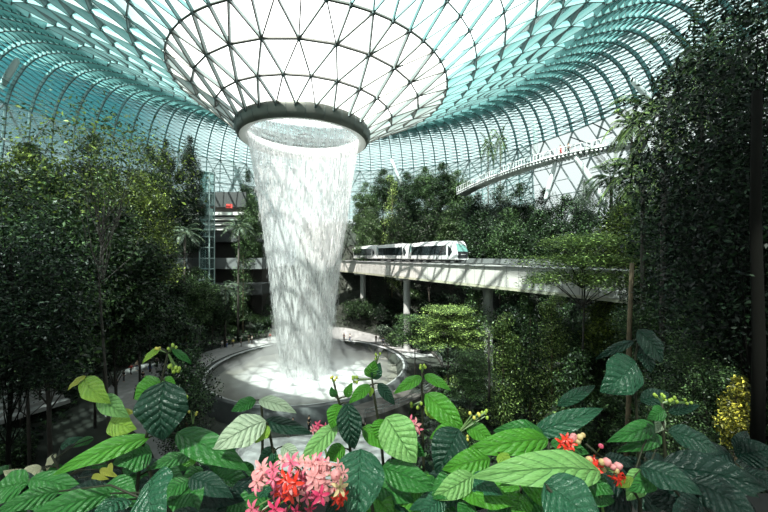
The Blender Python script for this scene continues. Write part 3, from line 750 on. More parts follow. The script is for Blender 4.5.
# (kind, px of the crown, py of the crown top, distance, crown width, label, category)  - the base stands on the slope
T = [
 # left, near
 ('bm', 52,158,27,12,'leafy mid green tree whose crown fills the upper left below the airy branches','tree'),
 ('bn', 6,165,20,9,'dark fine-leaved tree filling the far left edge','tree'),
 ('bd', 118,200,33,10,'dark broad tree below the left sunlit crown','tree'),
 ('bd2',30,245,30,10,'blackish tree low at the left edge above the stone steps','tree'),
 ('bm2',95,262,38,9,'grey-green broad tree on the left slope above the crowded path','tree'),
 ('tm', 100,300,54,8,'tiered tree standing uphill behind the walkers on the left path','tree'),
 ('cd', 186,318,37,6.5,'dark bushy tree between the left path and the pool rim','tree'),
 ('cd', 186,352,32,4.5,'low dark bushy tree in front of the pool rim at the left','tree'),
 ('tm', 40,300,40,8,'tiered tree above the stone steps at the left','tree'),
 ('bd', 150,245,52,10,'dark tree left of the palm on the middle of the left slope','tree'),
 ('ba_',112,104,24,12,'airy thin-trunked tree at left whose sparse sunlit branches cross the roof','tree'),
 # left, far
 ('bd', 150,150,62,9,'dark round tree cut out against the roof, left of the paired ones','tree'),
 ('bd2',166,144,73,6,'left one of two small dark trees against the roof left of the lift','tree'),
 ('bd2',190,140,75,6,'right one of two small dark trees against the roof left of the lift','tree'),
 ('by', 140,178,48,10,'yellow-green sunlit tree in the middle of the left slope','tree'),
 ('bm', 105,165,44,10,'leafy mid green tree right of the tallest left crown','tree'),
 ('bd', 95,140,56,9,'dark tree behind the tallest left crown','tree'),
 ('bd', 30,150,46,11,'dark tree behind the left edge against the roof','tree'),
 ('by', 20,140,38,9,'yellow-green treetop at the upper left edge','tree'),
 ('bm', 152,212,62,8,'mid green tree in front of the terraced building','tree'),
 ('pg', 184,240,58,7,'palm with grey-green fronds in front of the terraced building','palm'),
 ('pg', 238,232,72,8,'palm with arching fronds just left of the waterfall','palm'),
 ('pg', 225,292,66,7,'palm low beside the waterfall above the pool plaza','palm'),
 ('bd', 248,172,88,6,'dark tree between the terraced building and the waterfall','tree'),
 ('bm', 251,196,84,8,'mid green tree touching the left side of the waterfall','tree'),
 ('cm', 243,250,76,5,'slender tree beside the left edge of the waterfall','tree'),
 ('bm', 196,270,60,8,'leafy tree below the lift shaft','tree'),
 ('bm2',160,268,56,9,'grey-green tree left of the lift foot','tree'),
 ('bd', 212,286,64,7,'dark tree at the foot of the planted balconies','tree'),
 ('bd2',70,210,52,12,'dark tree mass behind the thin left trunk','tree'),
 ('bd2',120,228,58,12,'dark tree mass in the centre of the left slope','tree'),
 # behind the guideway
 ('bm', 366,184,88,8,'tree just right of the waterfall behind the train','tree'),
 ('bd', 384,170,92,8,'dark tree right of the leaning column behind the train','tree'),
 ('cl', 392,182,80,5,'fresh green slender tree above the middle train car','tree'),
 ('bd', 407,174,90,9,'dark tree above the leading train car','tree'),
 ('bm', 425,168,92,8,'tree cut out against the far roof above the leading train car','tree'),
 ('bd', 442,164,88,8,'dark tree against the far roof left of the footbridge end','tree'),
 ('bm', 458,172,88,8,'tree at the far end of the footbridge','tree'),
 ('bd2',478,196,78,9,'dark tree under the far end of the footbridge','tree'),
 ('bm2',500,188,72,8,'grey-green tree under the middle of the footbridge','tree'),
 ('bd', 520,186,68,8,'dark tree under the footbridge right of the grey-green one','tree'),
 ('bd', 545,192,62,8,'dark tree below the footbridge walkers','tree'),
 ('bm2',585,182,60,5,'small tree behind the leaning white column under the bridge','tree'),
 ('bm', 370,212,82,8,'mid green tree over the middle train car beside the waterfall','tree'),
 ('bd', 400,206,80,8,'dark tree low behind the train roof','tree'),
 ('bd', 430,200,76,9,'dark tree behind the train front','tree'),
 ('bm', 452,205,72,8,'tree to the right behind the train front','tree'),
 ('bd', 480,214,64,9,'dark tree right of the train behind the track','tree'),
 ('bm', 508,212,58,8,'tree behind the track left of the tiered tree','tree'),
 ('bd', 540,214,54,8,'dark tree behind the track and the tiered crown','tree'),
 ('pd', 500,150,79,5,'left palm of the pair above the far end of the footbridge','palm'),
 ('pd', 488,154,80,5,'right palm of the pair above the far end of the footbridge','palm'),
 ('bd', 566,200,50,8,'dark tree left of the sunlit shrubs under the bridge','tree'),
 # right middle
 ('tu', 582,236,27,10,'tiered light green tree whose thin trunk crosses the guideway','tree'),
 ('pl', 632,128,38,6,'palm with drooping fan fronds beside the bridge walkers at right','palm'),
 ('pd', 612,178,36,7,'palm with bright fronds under the right end of the bridge','palm'),
 ('bm', 642,142,34,9,'sunlit leafy tree at the right end of the footbridge','tree'),
 ('by', 622,196,32,7,'yellow-green leafy tree above the tiered crown','tree'),
 ('bnd',674,118,27,7,'dense dark tree against the roof left of the overhanging one','tree'),
 ('bnd',668,190,24,6.5,'dark leafy tree above the right end of the guideway','tree'),
 ('pl', 702,82,22,4,'palm reaching across the upright roof column','palm'),
 ('bn', 752,-70,11,7,'dark tree overhanging the upper right corner','tree'),
 ('bnd',742,70,18,9,'dark dense tree at the right edge below the overhanging crown','tree'),
 ('bnd',706,130,20,7.5,'dark dense tree in the middle of the right side','tree'),
 ('bnd',738,-10,19,6,'dark leafy tree left of the corner crown at the upper right','tree'),
 ('bnd',768,-20,17,8,'dark leafy tree whose crown is cut by the right border high up','tree'),
 ('bn', 765,150,13,7,'blackish tree hugging the right border','tree'),
 ('bnd',700,215,19,6,'dark leafy tree at the right end of the track','tree'),
 ('bnm',690,282,12,3.4,'green leafy bush-like tree beside the right end of the guideway','tree'),
 ('bnd',735,230,15,6,'dark tree behind the thick shade-black trunk','tree'),
 ('bnd',715,300,13.5,4,'dark low tree behind the golden shrub','tree'),
 ('pl', 662,118,17,5.5,'large near palm with long fronds left of the dark trees at upper right','palm'),
 ('pd', 700,62,14,4,'palm whose fronds stick out of the dark crown at the upper right','palm'),
 ('pl', 642,176,21,5.5,'palm with lit fronds low beside the right end of the footbridge','palm'),
 ('bnm',655,238,18,4.5,'lit leafy tree just above the right end of the track','tree'),
 # below the guideway
 ('tl', 448,304,44,10,'tiered light green tree below the guideway right of the pool','tree'),
 ('tm', 415,318,48,7,'tiered tree overlapping the right rim of the pool','tree'),
 ('cl', 503,316,36,4.4,'left slender tree of the bright pair below the guideway','tree'),
 ('cm', 530,300,38,4.5,'slender mid green tree between the bright ones below the guideway','tree'),
 ('cl', 552,296,34,4.5,'slender fresh green tree left of the tiered tree trunk','tree'),
 ('bm', 600,312,36,7,'mid green tree under the right part of the guideway','tree'),
 ('cm', 478,296,46,5,'slender tree around the right pier','tree'),
 ('bd', 360,300,80,9,'dark tree under the guideway beside the waterfall','tree'),
 ('bd2',392,300,76,9,'dark tree mass under the guideway behind the pool','tree'),
 ('bd2',440,296,66,10,'dark tree mass under the guideway below the train','tree'),
 ('bd2',520,300,56,10,'dark tree mass under the middle of the guideway','tree'),
 ('bd', 570,308,46,8,'dark tree under the guideway behind the tiered trunk','tree'),
 ('bd', 635,318,34,7,'dark tree under the right end of the guideway','tree'),
 ('tm', 470,350,34,5,'low tiered tree in front of the curved ramp','tree'),
 ('cm', 575,350,27,4,'bushy low tree at the foot of the tiered tree','tree'),
 ('bm', 640,335,24,5,'dark green tree behind the dark foreground leaves at right','tree'),
]
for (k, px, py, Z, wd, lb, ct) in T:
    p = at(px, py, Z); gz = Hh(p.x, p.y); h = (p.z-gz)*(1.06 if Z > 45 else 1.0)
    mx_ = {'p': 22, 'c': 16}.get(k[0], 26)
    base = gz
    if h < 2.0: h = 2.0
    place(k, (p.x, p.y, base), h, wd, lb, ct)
place('bn', (1.75, -2.1, 16.2), 10.5, 4.2, 'unseen tree added behind the viewing terrace to shade its right half', 'tree')  # out of view, added only to cast shade on the bed's right side
# shrubs and low plants on the slopes, in rows
side_names = {}
n_s = 0
ordn = ['first','second','third','fourth','fifth','sixth','seventh','eighth','ninth','tenth','eleventh','twelfth']
def row(kinds, P0, P1, n, hmin, hmax, wd, where, group, cat='shrub', nm='shrub'):
    for i in range(n):
        t = (i+.5)/n; x = P0[0]+(P1[0]-P0[0])*t+random.uniform(-1, 1)*wd*.2; y = P0[1]+(P1[1]-P0[1])*t+random.uniform(-1, 1)*wd*.25
        k = kinds[i % len(kinds)]
        place(k, (x, y, Hh(x, y)), random.uniform(hmin, hmax), wd*random.uniform(.85, 1.2), '%s %s from the left %s' % (ordn[i], nm, where), cat, group)
row(['sd','sm'], (-34,20), (-10,19), 9, 1.8,3.2, 4, 'on the slope before the left path', 'shrubs below the terrace at left')
row(['sd','sgr','sm'], (-44,34), (-33,31), 4, 2,3.4, 4, 'beside the stone steps', 'shrubs beside the stone steps')
row(['sd','sgr'], (-52,50), (-38,60), 5, 2.5,5, 6, 'uphill of the left path', 'shrubs uphill of the left path')
row(['sm','sgr','sd'], (-37,74), (-20,84), 4, 2,3, 4, 'behind the plaza left of the waterfall', 'shrubs behind the plaza at left')
row(['sgr','sm'], (-2,74), (12,56), 5, 2,3.5, 4.5, 'behind the pool right of the waterfall', 'shrubs behind the pool at right')
row(['sgr','sl','sm'], (9.5,48), (8,34), 6, 1.6,2.6, 3.6, 'along the outside of the curved ramp', 'shrubs along the curved ramp')
row(['sm','sl','sgr','sd'], (7,27), (22,26), 8, 2.0,3.2, 3.6, 'under the slender trees at right', 'shrubs on the lower right slope')
row(['sd','sm'], (3,19), (22,17), 9, 1.2,2.2, 3, 'on the near slope at right', 'shrubs below the terrace at right')
row(['sm','sd','sgr'], (5,82), (35,70), 8, 3,5, 7, 'on the hill behind the train', 'shrubs on the hill behind the train')
row(['sd','sm'], (-45,80), (-24,84), 5, 3,5, 6, 'below the planted balconies', 'shrubs below the planted balconies')
row(['sm','sl'], (24,46), (34,34), 5, 3,4.5, 5, 'on the right slope behind the guideway', 'shrubs behind the guideway at right')
row(['ba','ba'], (1.5,9.5), (5.5,9.5), 4, 1.6,2.2, 2.2, 'just beyond the foreground bushes', 'broad-leaved plants beyond the foreground', 'plant', 'broad-leaved plant')
gp_ = at(736,384,9.4); place('cg', (gp_.x, gp_.y, gp_.z-2.2), 2.4, .8, 'golden yellow leafy shrub glowing in front of the dark trees at right', 'shrub')
# undergrowth nobody could count
def undergrowth():
    g = np.random.default_rng(5); P = []; 
    while len(P) < 36000:
        y = 6+112*g.random()**.8; x = (g.random()*2-1)*(8+y*1.2)
        if abs(x) > 58 or y < 13 or math.hypot(x-PX+1.5, y-48) > 56: continue
        d = math.hypot(x-PX, y-AY)
        if d < 22.6 and not (d > 18.5 and y < AY-8 and x < PX-5) : continue
        if -37.5 < x < 2 and 28.5 < y < 42 and d > 18 and y > 28: continue
        if 40 <= y < 62 and abs(x+34+(y-42)*.36) < 5.2: continue
        P.append((x, y, Hh(x, y)+.15+g.random()*.8))
    P = np.array(P); N = np.tile([0,0,1.], (len(P), 1))+g.normal(size=P.shape)*.6; N /= np.linalg.norm(N, axis=1, keepdims=True)
    V = leaves(P, N, .55, g, asp=.5); o = leaf_mesh('undergrowth', V, ML['dark'], None, 'stuff')
    tag(o, 'low dark green undergrowth carpeting the slopes between the trees', 'undergrowth')
undergrowth()
# bare trunks and poles seen on their own
def trunk(px, y0, y1, Z, r, m, lab, nm='tree_trunk', lean=0, cat='tree'):
    p1 = at(px, y1, Z); p0 = at(px+lean, y0, Z); b = MB(); d = p1-p0
    b.tube([(0,0,0), d*.33+Vector((r*.4,0,0)), d*.66-Vector((r*.3,0,0)), d], [r*1.15, r, r*.9, r*.8], 12)
    root = b.build(nm, m, smooth=True, loc=p0); tag(root, lab, cat); return root
trunk(757,470,90,8.8,.13,M_bark_shade,'thick shade-black trunk standing at the right edge of the view')
trunk(632,470,262,17,.12,M_barkp,'thin brown trunk crossing the right end of the guideway', lean=-6)
trunk(489,400,332,30,.10,M_bark,'thin dark pole rising from the shrubs right of the pool', 'planting_pole', cat='pole')
# ------------------------------------------------------------------ people
def skin_mesh(name, joints, edges, radii, sub=1):
    me = bpy.data.meshes.new(name+'_raw'); me.from_pydata([Vector(j) for j in joints], edges, []); o = bpy.data.objects.new(name+'_raw', me); C.objects.link(o)
    sm_ = o.modifiers.new('s', 'SKIN'); me.skin_vertices.new() if not me.skin_vertices else None
    for i, r in enumerate(radii): me.skin_vertices[0].data[i].radius = (r, r) if not hasattr(r, '__len__') else r
    me.skin_vertices[0].data[0].use_root = True
    sb = o.modifiers.new('b', 'SUBSURF'); sb.levels = sub; sb.render_levels = sub
    dg = bpy.context.evaluated_depsgraph_get(); em = bpy.data.meshes.new_from_object(o.evaluated_get(dg)); em.name = name
    bpy.data.objects.remove(o); bpy.data.meshes.remove(me)
    for p in em.polygons: p.use_smooth = True
    return em
skinm = mat('skin', (.42,.26,.18), .6); hairm = mat('hair_black', (.012,.01,.009), .5)
POSES = {
 'stand': dict(la=(.10,.02), ra=(-.10,-.02), arm=((.20,.02),(.22,.10)), rarm=((-.20,-.01),(-.22,.08))),
 'walk':  dict(la=(.09,.30), ra=(-.09,-.26), arm=((.22,-.12),(.23,-.16)), rarm=((-.22,.10),(-.21,.30))),
 'rail':  dict(la=(.10,.05), ra=(-.10,-.06), arm=((.22,.16),(.14,.42)), rarm=((-.22,.16),(-.14,.42))),
}
_body = {}
def body_meshes(pose):
    if pose in _body: return _body[pose]
    q = POSES[pose]; (lx, ly), (rx, ry) = q['la'], q['ra']; (a1, a2), (b1, b2) = q['arm'], q['rarm']
    J = [(0,0,.95),(0,0,1.15),(0,0,1.38),(0,.0,1.50),(0,.01,1.60),(0,.015,1.70),
         (.09,0,.90),(lx,ly*.5+.03,.50),(lx,ly,.08),(lx,ly+.13,.03),
         (-.09,0,.90),(rx,ry*.5+.03,.50),(rx,ry,.08),(rx,ry+.13,.03),
         (.17,0,1.40),(a1[0],a1[1],1.13),(a2[0],a2[1],.92),(a2[0],a2[1]+.03,.83),
         (-.17,0,1.40),(b1[0],b1[1],1.13),(b2[0],b2[1],.92),(b2[0],b2[1]+.03,.83)]
    if pose == 'rail':
        for i in (16, 20): J[i] = (J[i][0], J[i][1], 1.08)
        for i in (17, 21): J[i] = (J[i][0], J[i][1]+.05, 1.08)
    Ed = [(0,1),(1,2),(2,3),(3,4),(4,5),(0,6),(6,7),(7,8),(8,9),(0,10),(10,11),(11,12),(12,13),(2,14),(14,15),(15,16),(16,17),(2,18),(18,19),(19,20),(20,21)]
    Rd = [(.14,.10),(.13,.09),(.15,.10),(.055,.055),(.085,.10),(.075,.085), .085,.058,.04,.035, .085,.058,.04,.035, .055,.042,.03,.028, .055,.042,.03,.028]
    body = skin_mesh('body', J, Ed, Rd)
    # shirt: torso and upper arms, trousers: hips and legs, a little larger than the body
    Js = [J[0],J[1],J[2],J[14],J[15],J[18],J[19]]; shirt = skin_mesh('shirt', Js, [(0,1),(1,2),(2,3),(3,4),(2,5),(5,6)], [(.16,.12),(.15,.11),(.17,.12),.07,.055,.07,.055])
    Jt = [(0,0,.97),J[6],J[7],(J[8][0],J[8][1],.12),J[10],J[11],(J[12][0],J[12][1],.12)]; tr = skin_mesh('trousers', Jt, [(0,1),(1,2),(2,3),(0,4),(4,5),(5,6)], [(.15,.115),.10,.075,.06,.10,.075,.06])
    b = MB(); b.sphere((0,-.005,1.715), (.092,.108,.10), 10, 6); b.sphere((0,-.05,1.66), (.08,.07,.11), 8, 5)
    me = bpy.data.meshes.new('hair'); me.from_pydata(b.v, [], b.f)
    for p in me.polygons: p.use_smooth = True
    me.materials.append(hairm); body.materials.append(skinm); _body[pose] = (body, shirt, tr, me); return _body[pose]
CL = {'white':(.7,.7,.68),'red':(.35,.02,.02),'black':(.006,.006,.007),'blue':(.06,.12,.3),'grey':(.09,.09,.095),'pink':(.38,.08,.11),'yellow':(.6,.5,.12),'dark blue':(.02,.03,.08),'beige':(.45,.38,.28)}
def person(p, rz, pose, top, bottom, label, group):
    body, shirt, tr, hair = body_meshes(pose)
    o = empty('person', p, label, 'person', group, rz)
    bo = bpy.data.objects.new('body', body); bo.parent = o; C.objects.link(bo)
    for nm, me, cl in (('shirt', shirt, top), ('trousers', tr, bottom)):
        key = nm+cl
        if key not in _body:
            m2 = me.copy(); m2.materials.clear(); m2.materials.append(mat('cloth_'+cl.replace(' ', '_'), CL[cl], .8)); _body[key+pose] = m2
        x = bpy.data.objects.new(nm, _body[key+pose]); x.parent = o; C.objects.link(x)
    x = bpy.data.objects.new('hair', hair); x.parent = o; C.objects.link(x); return o
def ground_person(px, py, rz, pose, top, bottom, label, group):
    # the foot pixel meets the ground
    for Z in np.linspace(20, 95, 1500):
        p = at(px, py, Z)
        if p.z <= Hh(p.x, p.y)+.06: break
    p.z = Hh(p.x, p.y)+.06
    return person(p, rz, pose, top, bottom, label, group)
G1 = 'visitors on the left path'
for a in [(116,386,.4,'walk','black','dark blue','person in black top and dark trousers, leftmost walker on the path',G1),
          (124,381,2.6,'stand','black','grey','person in black top with grey trousers beside the leftmost walker',G1),
          (131,374,1.2,'walk','red','black','person in red top at the back of the group on the left path',G1),
          (137,370,3.4,'stand','beige','dark blue','person in beige top beside the red one on the left path',G1),
          (143,382,.2,'walk','black','black','person all in black in the middle of the left path',G1),
          (150,369,2.9,'walk','white','blue','person in white top and blue trousers on the left path',G1),
          (157,366,.8,'stand','grey','black','person in grey top behind the white-topped one on the path',G1),
          (136,398,3.1,'walk','dark blue','black','person in dark blue top near the front of the left path',G1),
          (145,404,.1,'walk','black','grey','person in black top with grey trousers nearest on the left path',G1)]: ground_person(*a)
G2 = 'visitors behind the pool'
for i, a in enumerate([(222,348,'white','grey'),(227,347,'black','blue'),(233,346,'yellow','black'),(241,346,'grey','grey'),(249,342,'black','beige'),(252,343,'white','black'),(270,340,'red','black'),(344,340,'black','black'),(350,341,'white','blue'),(376,342,'black','grey'),(383,345,'blue','black')]):
    ground_person(a[0], a[1], i*1.7, ('walk','stand')[i % 2], a[2], a[3], 'person in %s top and %s trousers, %s from the left behind the pool' % (a[2], a[3], ordn[i]), G2)
G3 = 'visitors on the path in front of the pool'
for i, a in enumerate([(288,437,'dark blue','grey'),(293,432,'white','black'),(309,430,'black','black'),(330,436,'beige','dark blue'),(352,440,'black','grey'),(366,436,'black','black')]):
    ground_person(a[0], a[1], i*2.1, ('stand','walk')[i % 2], a[2], a[3], 'person in %s top and %s trousers, %s from the left below the pool rim' % (a[2], a[3], ordn[i]), G3)
# walkers on the footbridge: indices along its centre line
G4 = 'walkers on the footbridge'
def bridge_person(px, *a):
    best = min(range(60), key=lambda i: abs(384+F*BP[i].x/BP[i].y-px)); s, t = side(best); p = BP[best]+s*(.9 if s.y < 0 else -.9); p.z += .03
    person(p, math.atan2(-t.x, t.y)*1.0, *a)
bridge_person(563, 'walk', 'pink', 'red', 'person in pink top and red trousers, left of the pair on the footbridge', G4)
bridge_person(570, 'walk', 'black', 'black', 'person all in black, right of the left pair on the footbridge', G4)
bridge_person(627, 'stand', 'grey', 'black', 'person in grey top near the right end of the footbridge', G4)
bridge_person(635, 'walk', 'red', 'pink', 'person in red top farthest right on the footbridge', G4)
G5 = 'visitors on the planted balconies'
for i, (px, py, Z, t) in enumerate([(213,266,93,'white'),(222,266,93,'red'),(233,267,93,'grey'),(243,267,93,'white')]):
    p = at(px, 268.0, Z); person(p, i*1.3, 'stand', t, 'black', 'person in %s top, %s from the left on the middle balcony' % (t, ordn[i]), G5)
# ------------------------------------------------------------------ foreground planting bed
BZ = CZ-1.15
b = MB(); b.box((0, .85, BZ-.25), (9.0, 1.5, .5)); struct(b.build('floor_planting_bed', mat('bed_soil', (.012,.011,.009), .95, noise=.4, scale=8)))
def bigleaf(name, c1, c2, vein, gloss=.32, tr=.35, vs=.32, spec=.55):
    c1, c2, vein = [tuple(min(.9, x*1.1) for x in q) for q in (c1, c2, vein)]
    m = bpy.data.materials.new(name); m.use_nodes = True; t = m.node_tree; L = t.links; N = t.nodes; bs = N['Principled BSDF']; o = N['Material Output']
    uv = N.new('ShaderNodeUVMap'); sp = N.new('ShaderNodeSeparateXYZ'); L.new(uv.outputs[0], sp.inputs[0])
    def mth(op, a, b_=None, c=None, clamp=False):
        n = N.new('ShaderNodeMath'); n.operation = op; n.use_clamp = clamp
        for i, v in enumerate((a, b_, c)):
            if v is None: continue
            if isinstance(v, (int, float)): n.inputs[i].default_value = v
            else: L.new(v, n.inputs[i])
        return n.outputs[0]
    u, v = sp.outputs[0], sp.outputs[1]
    av = mth('ABSOLUTE', mth('MULTIPLY_ADD', v, 2, -1))
    dn = N.new('ShaderNodeTexNoise'); dn.inputs['Scale'].default_value = 4; L.new(uv.outputs[0], dn.inputs['Vector'])
    ph = mth('ADD', mth('SUBTRACT', mth('MULTIPLY', u, 8.0), mth('MULTIPLY', mth('POWER', av, .8), 1.8)), mth('MULTIPLY', dn.outputs[0], .55))
    fr = mth('FRACT', mth('ADD', ph, 5)); tri_ = mth('ABSOLUTE', mth('MULTIPLY_ADD', fr, 2, -1))      # 1 on the vein, 0 between
    lat = mth('MULTIPLY', mth('SUBTRACT', tri_, .86), 7, clamp=True); mid = mth('SUBTRACT', 1, mth('MULTIPLY', av, 22), clamp=True)
    vm = mth('MAXIMUM', lat, mid)
    nz = N.new('ShaderNodeTexNoise'); nz.inputs['Scale'].default_value = 5; L.new(uv.outputs[0], nz.inputs['Vector'])
    mx1 = N.new('ShaderNodeMixRGB'); mx1.inputs[1].default_value = (*c1, 1); mx1.inputs[2].default_value = (*c2, 1); L.new(nz.outputs[0], mx1.inputs[0])
    mx2 = N.new('ShaderNodeMixRGB'); L.new(mth('MULTIPLY', vm, vs), mx2.inputs[0]); L.new(mx1.outputs[0], mx2.inputs[1]); mx2.inputs[2].default_value = (*vein, 1)
    L.new(mx2.outputs[0], bs.inputs['Base Color']); bs.inputs['Roughness'].default_value = gloss; bs.inputs['Specular IOR Level'].default_value = spec
    hgt = mth('ADD', mth('MULTIPLY', mth('POWER', mth('SUBTRACT', 1, tri_), .5), 1.0), mth('MULTIPLY', mth('SUBTRACT', 1, mid), .8))
    fn = N.new('ShaderNodeTexNoise'); fn.inputs['Scale'].default_value = 16; L.new(uv.outputs[0], fn.inputs['Vector']); hgt = mth('ADD', hgt, mth('MULTIPLY', fn.outputs[0], 1.1))
    bp = N.new('ShaderNodeBump'); bp.inputs['Strength'].default_value = .8; bp.inputs['Distance'].default_value = .006; L.new(hgt, bp.inputs['Height']); L.new(bp.outputs[0], bs.inputs['Normal'])
    tl = N.new('ShaderNodeBsdfTranslucent'); L.new(mx2.outputs[0], tl.inputs[0]); ms = N.new('ShaderNodeMixShader'); ms.inputs[0].default_value = tr
    L.new(bs.outputs[0], ms.inputs[1]); L.new(tl.outputs[0], ms.inputs[2]); L.new(ms.outputs[0], o.inputs[0]); return m
LB = {
 'b': bigleaf('foliage_bright', (.035,.17,.012), (.075,.28,.02), (.20,.42,.12)),
 'm': bigleaf('foliage_mid', (.014,.10,.018), (.032,.17,.025), (.10,.25,.10)),
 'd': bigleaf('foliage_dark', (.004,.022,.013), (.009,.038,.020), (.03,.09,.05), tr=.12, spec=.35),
 'p': bigleaf('foliage_pale', (.11,.29,.07), (.22,.42,.13), (.05,.15,.05), gloss=.4, vs=.7),
 's': bigleaf('foliage_silver', (.28,.38,.24), (.42,.50,.35), (.07,.12,.07), gloss=.4, vs=.8),
 'l': bigleaf('foliage_lime', (.16,.36,.04), (.32,.48,.06), (.35,.5,.2)),
 'y': bigleaf('foliage_yellow', (.38,.42,.05), (.5,.5,.08), (.4,.5,.2)),
 't': bigleaf('foliage_blue_green', (.012,.07,.035), (.025,.11,.05), (.12,.26,.17), gloss=.25),
 'k': bigleaf('foliage_shade_black', (.002,.010,.007), (.004,.018,.011), (.012,.04,.025), tr=.1, spec=.25),  # near-black copy of the dark leaf, deep shade put into its colour
 'c': bigleaf('foliage_cream', (.50,.48,.30), (.62,.60,.42), (.3,.35,.2)),
}
M_stem = mat('stem_brown_green', (.018,.02,.010), .6, spec=.2); M_stemg = mat('stem_green', (.07,.13,.03), .5)
def leaf_geo(base, tip, width, up, m, parent, droop=.10, fold=.25, wave=.055, name='leaf', nu=16, nv=8):
    base = Vector(base); tip = Vector(tip); ax = tip-base; L = ax.length; t = ax.normalized(); up = (up-t*up.dot(t)).normalized(); s = t.cross(up).normalized()
    me_v = []; uvs = []; ph = random.uniform(0, 6)
    for i in range(nu+1):
        u = i/nu; wv = (math.sin(PI*min(1, u**.82))**.75)*(1-.25*u*u)*1.06 if 0 < u < 1 else .015
        c = base+t*L*u+up*(L*droop*math.sin(PI*u)*1.0-L*droop*.5*u*u)
        for j in range(nv+1):
            v = j/nv*2-1; w_ = v*width/2*wv
            z = abs(w_)*fold*1.2-(w_*w_)/(width+1e-6)*.7+wave*width*math.sin(u*15+ph+(2 if v < 0 else 0))*v*v*wv
            q = (8.0*u-1.8*abs(v)**.8+5) % 1.0; z += width*.03*(1-abs(2*q-1))**.6*(1-v*v)*wv
            me_v.append(c+s*w_+up*z); uvs.append((u, j/nv))
    f = [(i*(nv+1)+j, i*(nv+1)+j+1, (i+1)*(nv+1)+j+1, (i+1)*(nv+1)+j) for i in range(nu) for j in range(nv)]
    me = bpy.data.meshes.new(name); me.from_pydata(me_v, [], f); ul = me.uv_layers.new(name='UVMap')
    lv = np.zeros(len(me.loops), dtype=np.int32); me.loops.foreach_get('vertex_index', lv); ul.data.foreach_set('uv', np.array(uvs)[lv].ravel())
    me.polygons.foreach_set('use_smooth', [True]*len(f)); me.materials.append(m); me.update()
    o = bpy.data.objects.new(name, me); C.objects.link(o); o.parent = parent; return o
plants = []
def plant(stem_px, lab, rootxy=None, leaves_=(), m=None, rad=.0032, group=None, cat='flowering shrub', buds=(), nm='flowering_shrub'):
    """stem_px: [(px, py, Z), ...] from the lowest visible point of the stem to the shoot tip; it goes on down to the soil"""
    S = [at(*q) for q in stem_px]; lo = S[0]; foot = Vector((lo.x+.03, min(1.55, max(.35, lo.y+.05)), BZ))
    if rootxy: foot = Vector((rootxy[0], rootxy[1], BZ))
    root = empty(nm, foot, lab, cat, group)
    P = [Vector((0,0,-.04)), (lo-foot)*.5+Vector((.02,.02,0))]+[s-foot for s in S]
    b = MB(); b.tube(P, [rad*1.9, rad*1.6]+[rad*(1.3-.6*i/len(S)) for i in range(len(S))], 6); 
    Sf = P
    for lf in leaves_:
        (x0, y0, x1, y1, wpx, k) = lf[:6]; Z0 = lf[6] if len(lf) > 6 else stem_px[-1][2]; Z1 = lf[7] if len(lf) > 7 else Z0-.04
        face = lf[8] if len(lf) > 8 else .55
        p0 = at(x0, y0, Z0)-foot; p1 = at(x1, y1, Z1)-foot
        upv = Vector((random.uniform(-.15,.15), -face, 1-face*.75)).normalized()
        leaf_geo(p0, p1, wpx/F*(Z0+Z1)/2, upv, LB[k], root)
        # petiole from the nearest point of the stem
        best = None
        for a, c in zip(Sf[1:], Sf[2:]):
            for tt in (0,.25,.5,.75,1):
                q = a.lerp(c, tt); dd = (q-p0).length+max(0, q.z-p0.z+.0)*.6
                if best is None or dd < best[0]: best = (dd, q)
        q = best[1]
        if (q-p0).length > .004: b.tube([q, (q+p0)/2+Vector((0,0,.1*(q-p0).length)), p0+(p1-p0)*.02], [rad*.8, rad*.6, rad*.5], 5)
    b.build('stem', m or M_stem, root, True)
    for (bx_, by_, n, rr, col) in buds:
        c = at(bx_, by_, stem_px[-1][2])-foot; b = MB(); pts = []
        for i in range(n):
            d = Vector((random.uniform(-1,1), random.uniform(-.6,.6), random.uniform(-.6,.8)))*rr*1.1; pts.append(c+d)
        near = min(Sf[2:], key=lambda q: (q-c).length)
        for d in pts: b.tube([near if (near-c).length < .08 else c-Vector((0,0,.03)), (c+d)*.5+c*.0+c*.0+(c*.0)+(c)*.5*0+c*.5 if False else (c+d)/2, d], [.0018,.0014,.0012], 4)
        st = b.build('bud_stalks', M_stemg, root)
        for d in pts:
            b = MB(); b.sphere((0,0,0), (rr*.34, rr*.34, rr*.42), 8, 6); o = b.build('bud', budm(col), st, True); o.location = d
    plants.append(root); return root
def budm(c):
    return {'g': mat('bud_green', (.30,.42,.06), .4, transl=.3), 'y': mat('bud_yellow', (.55,.5,.10), .4, transl=.3), 'p': mat('bud_pink', (.75,.25,.28), .4, transl=.3), 'c': mat('calyx_cream', (.80,.62,.42), .4, transl=.4), 'r': mat('petal_red', (.75,.03,.03), .4, transl=.3)}[c]
PM = {'pink': mat('petal_pink', (.62,.12,.20), .45, transl=.4), 'pale': mat('petal_pale_pink', (.66,.30,.30), .45, transl=.4), 'red': mat('petal_scarlet', (.62,.03,.012), .4, transl=.3), 'deep': mat('petal_deep_pink', (.5,.03,.10), .45, transl=.3), 'cream': mat('petal_cream', (.62,.50,.26), .45, transl=.4)}
_fl = {}
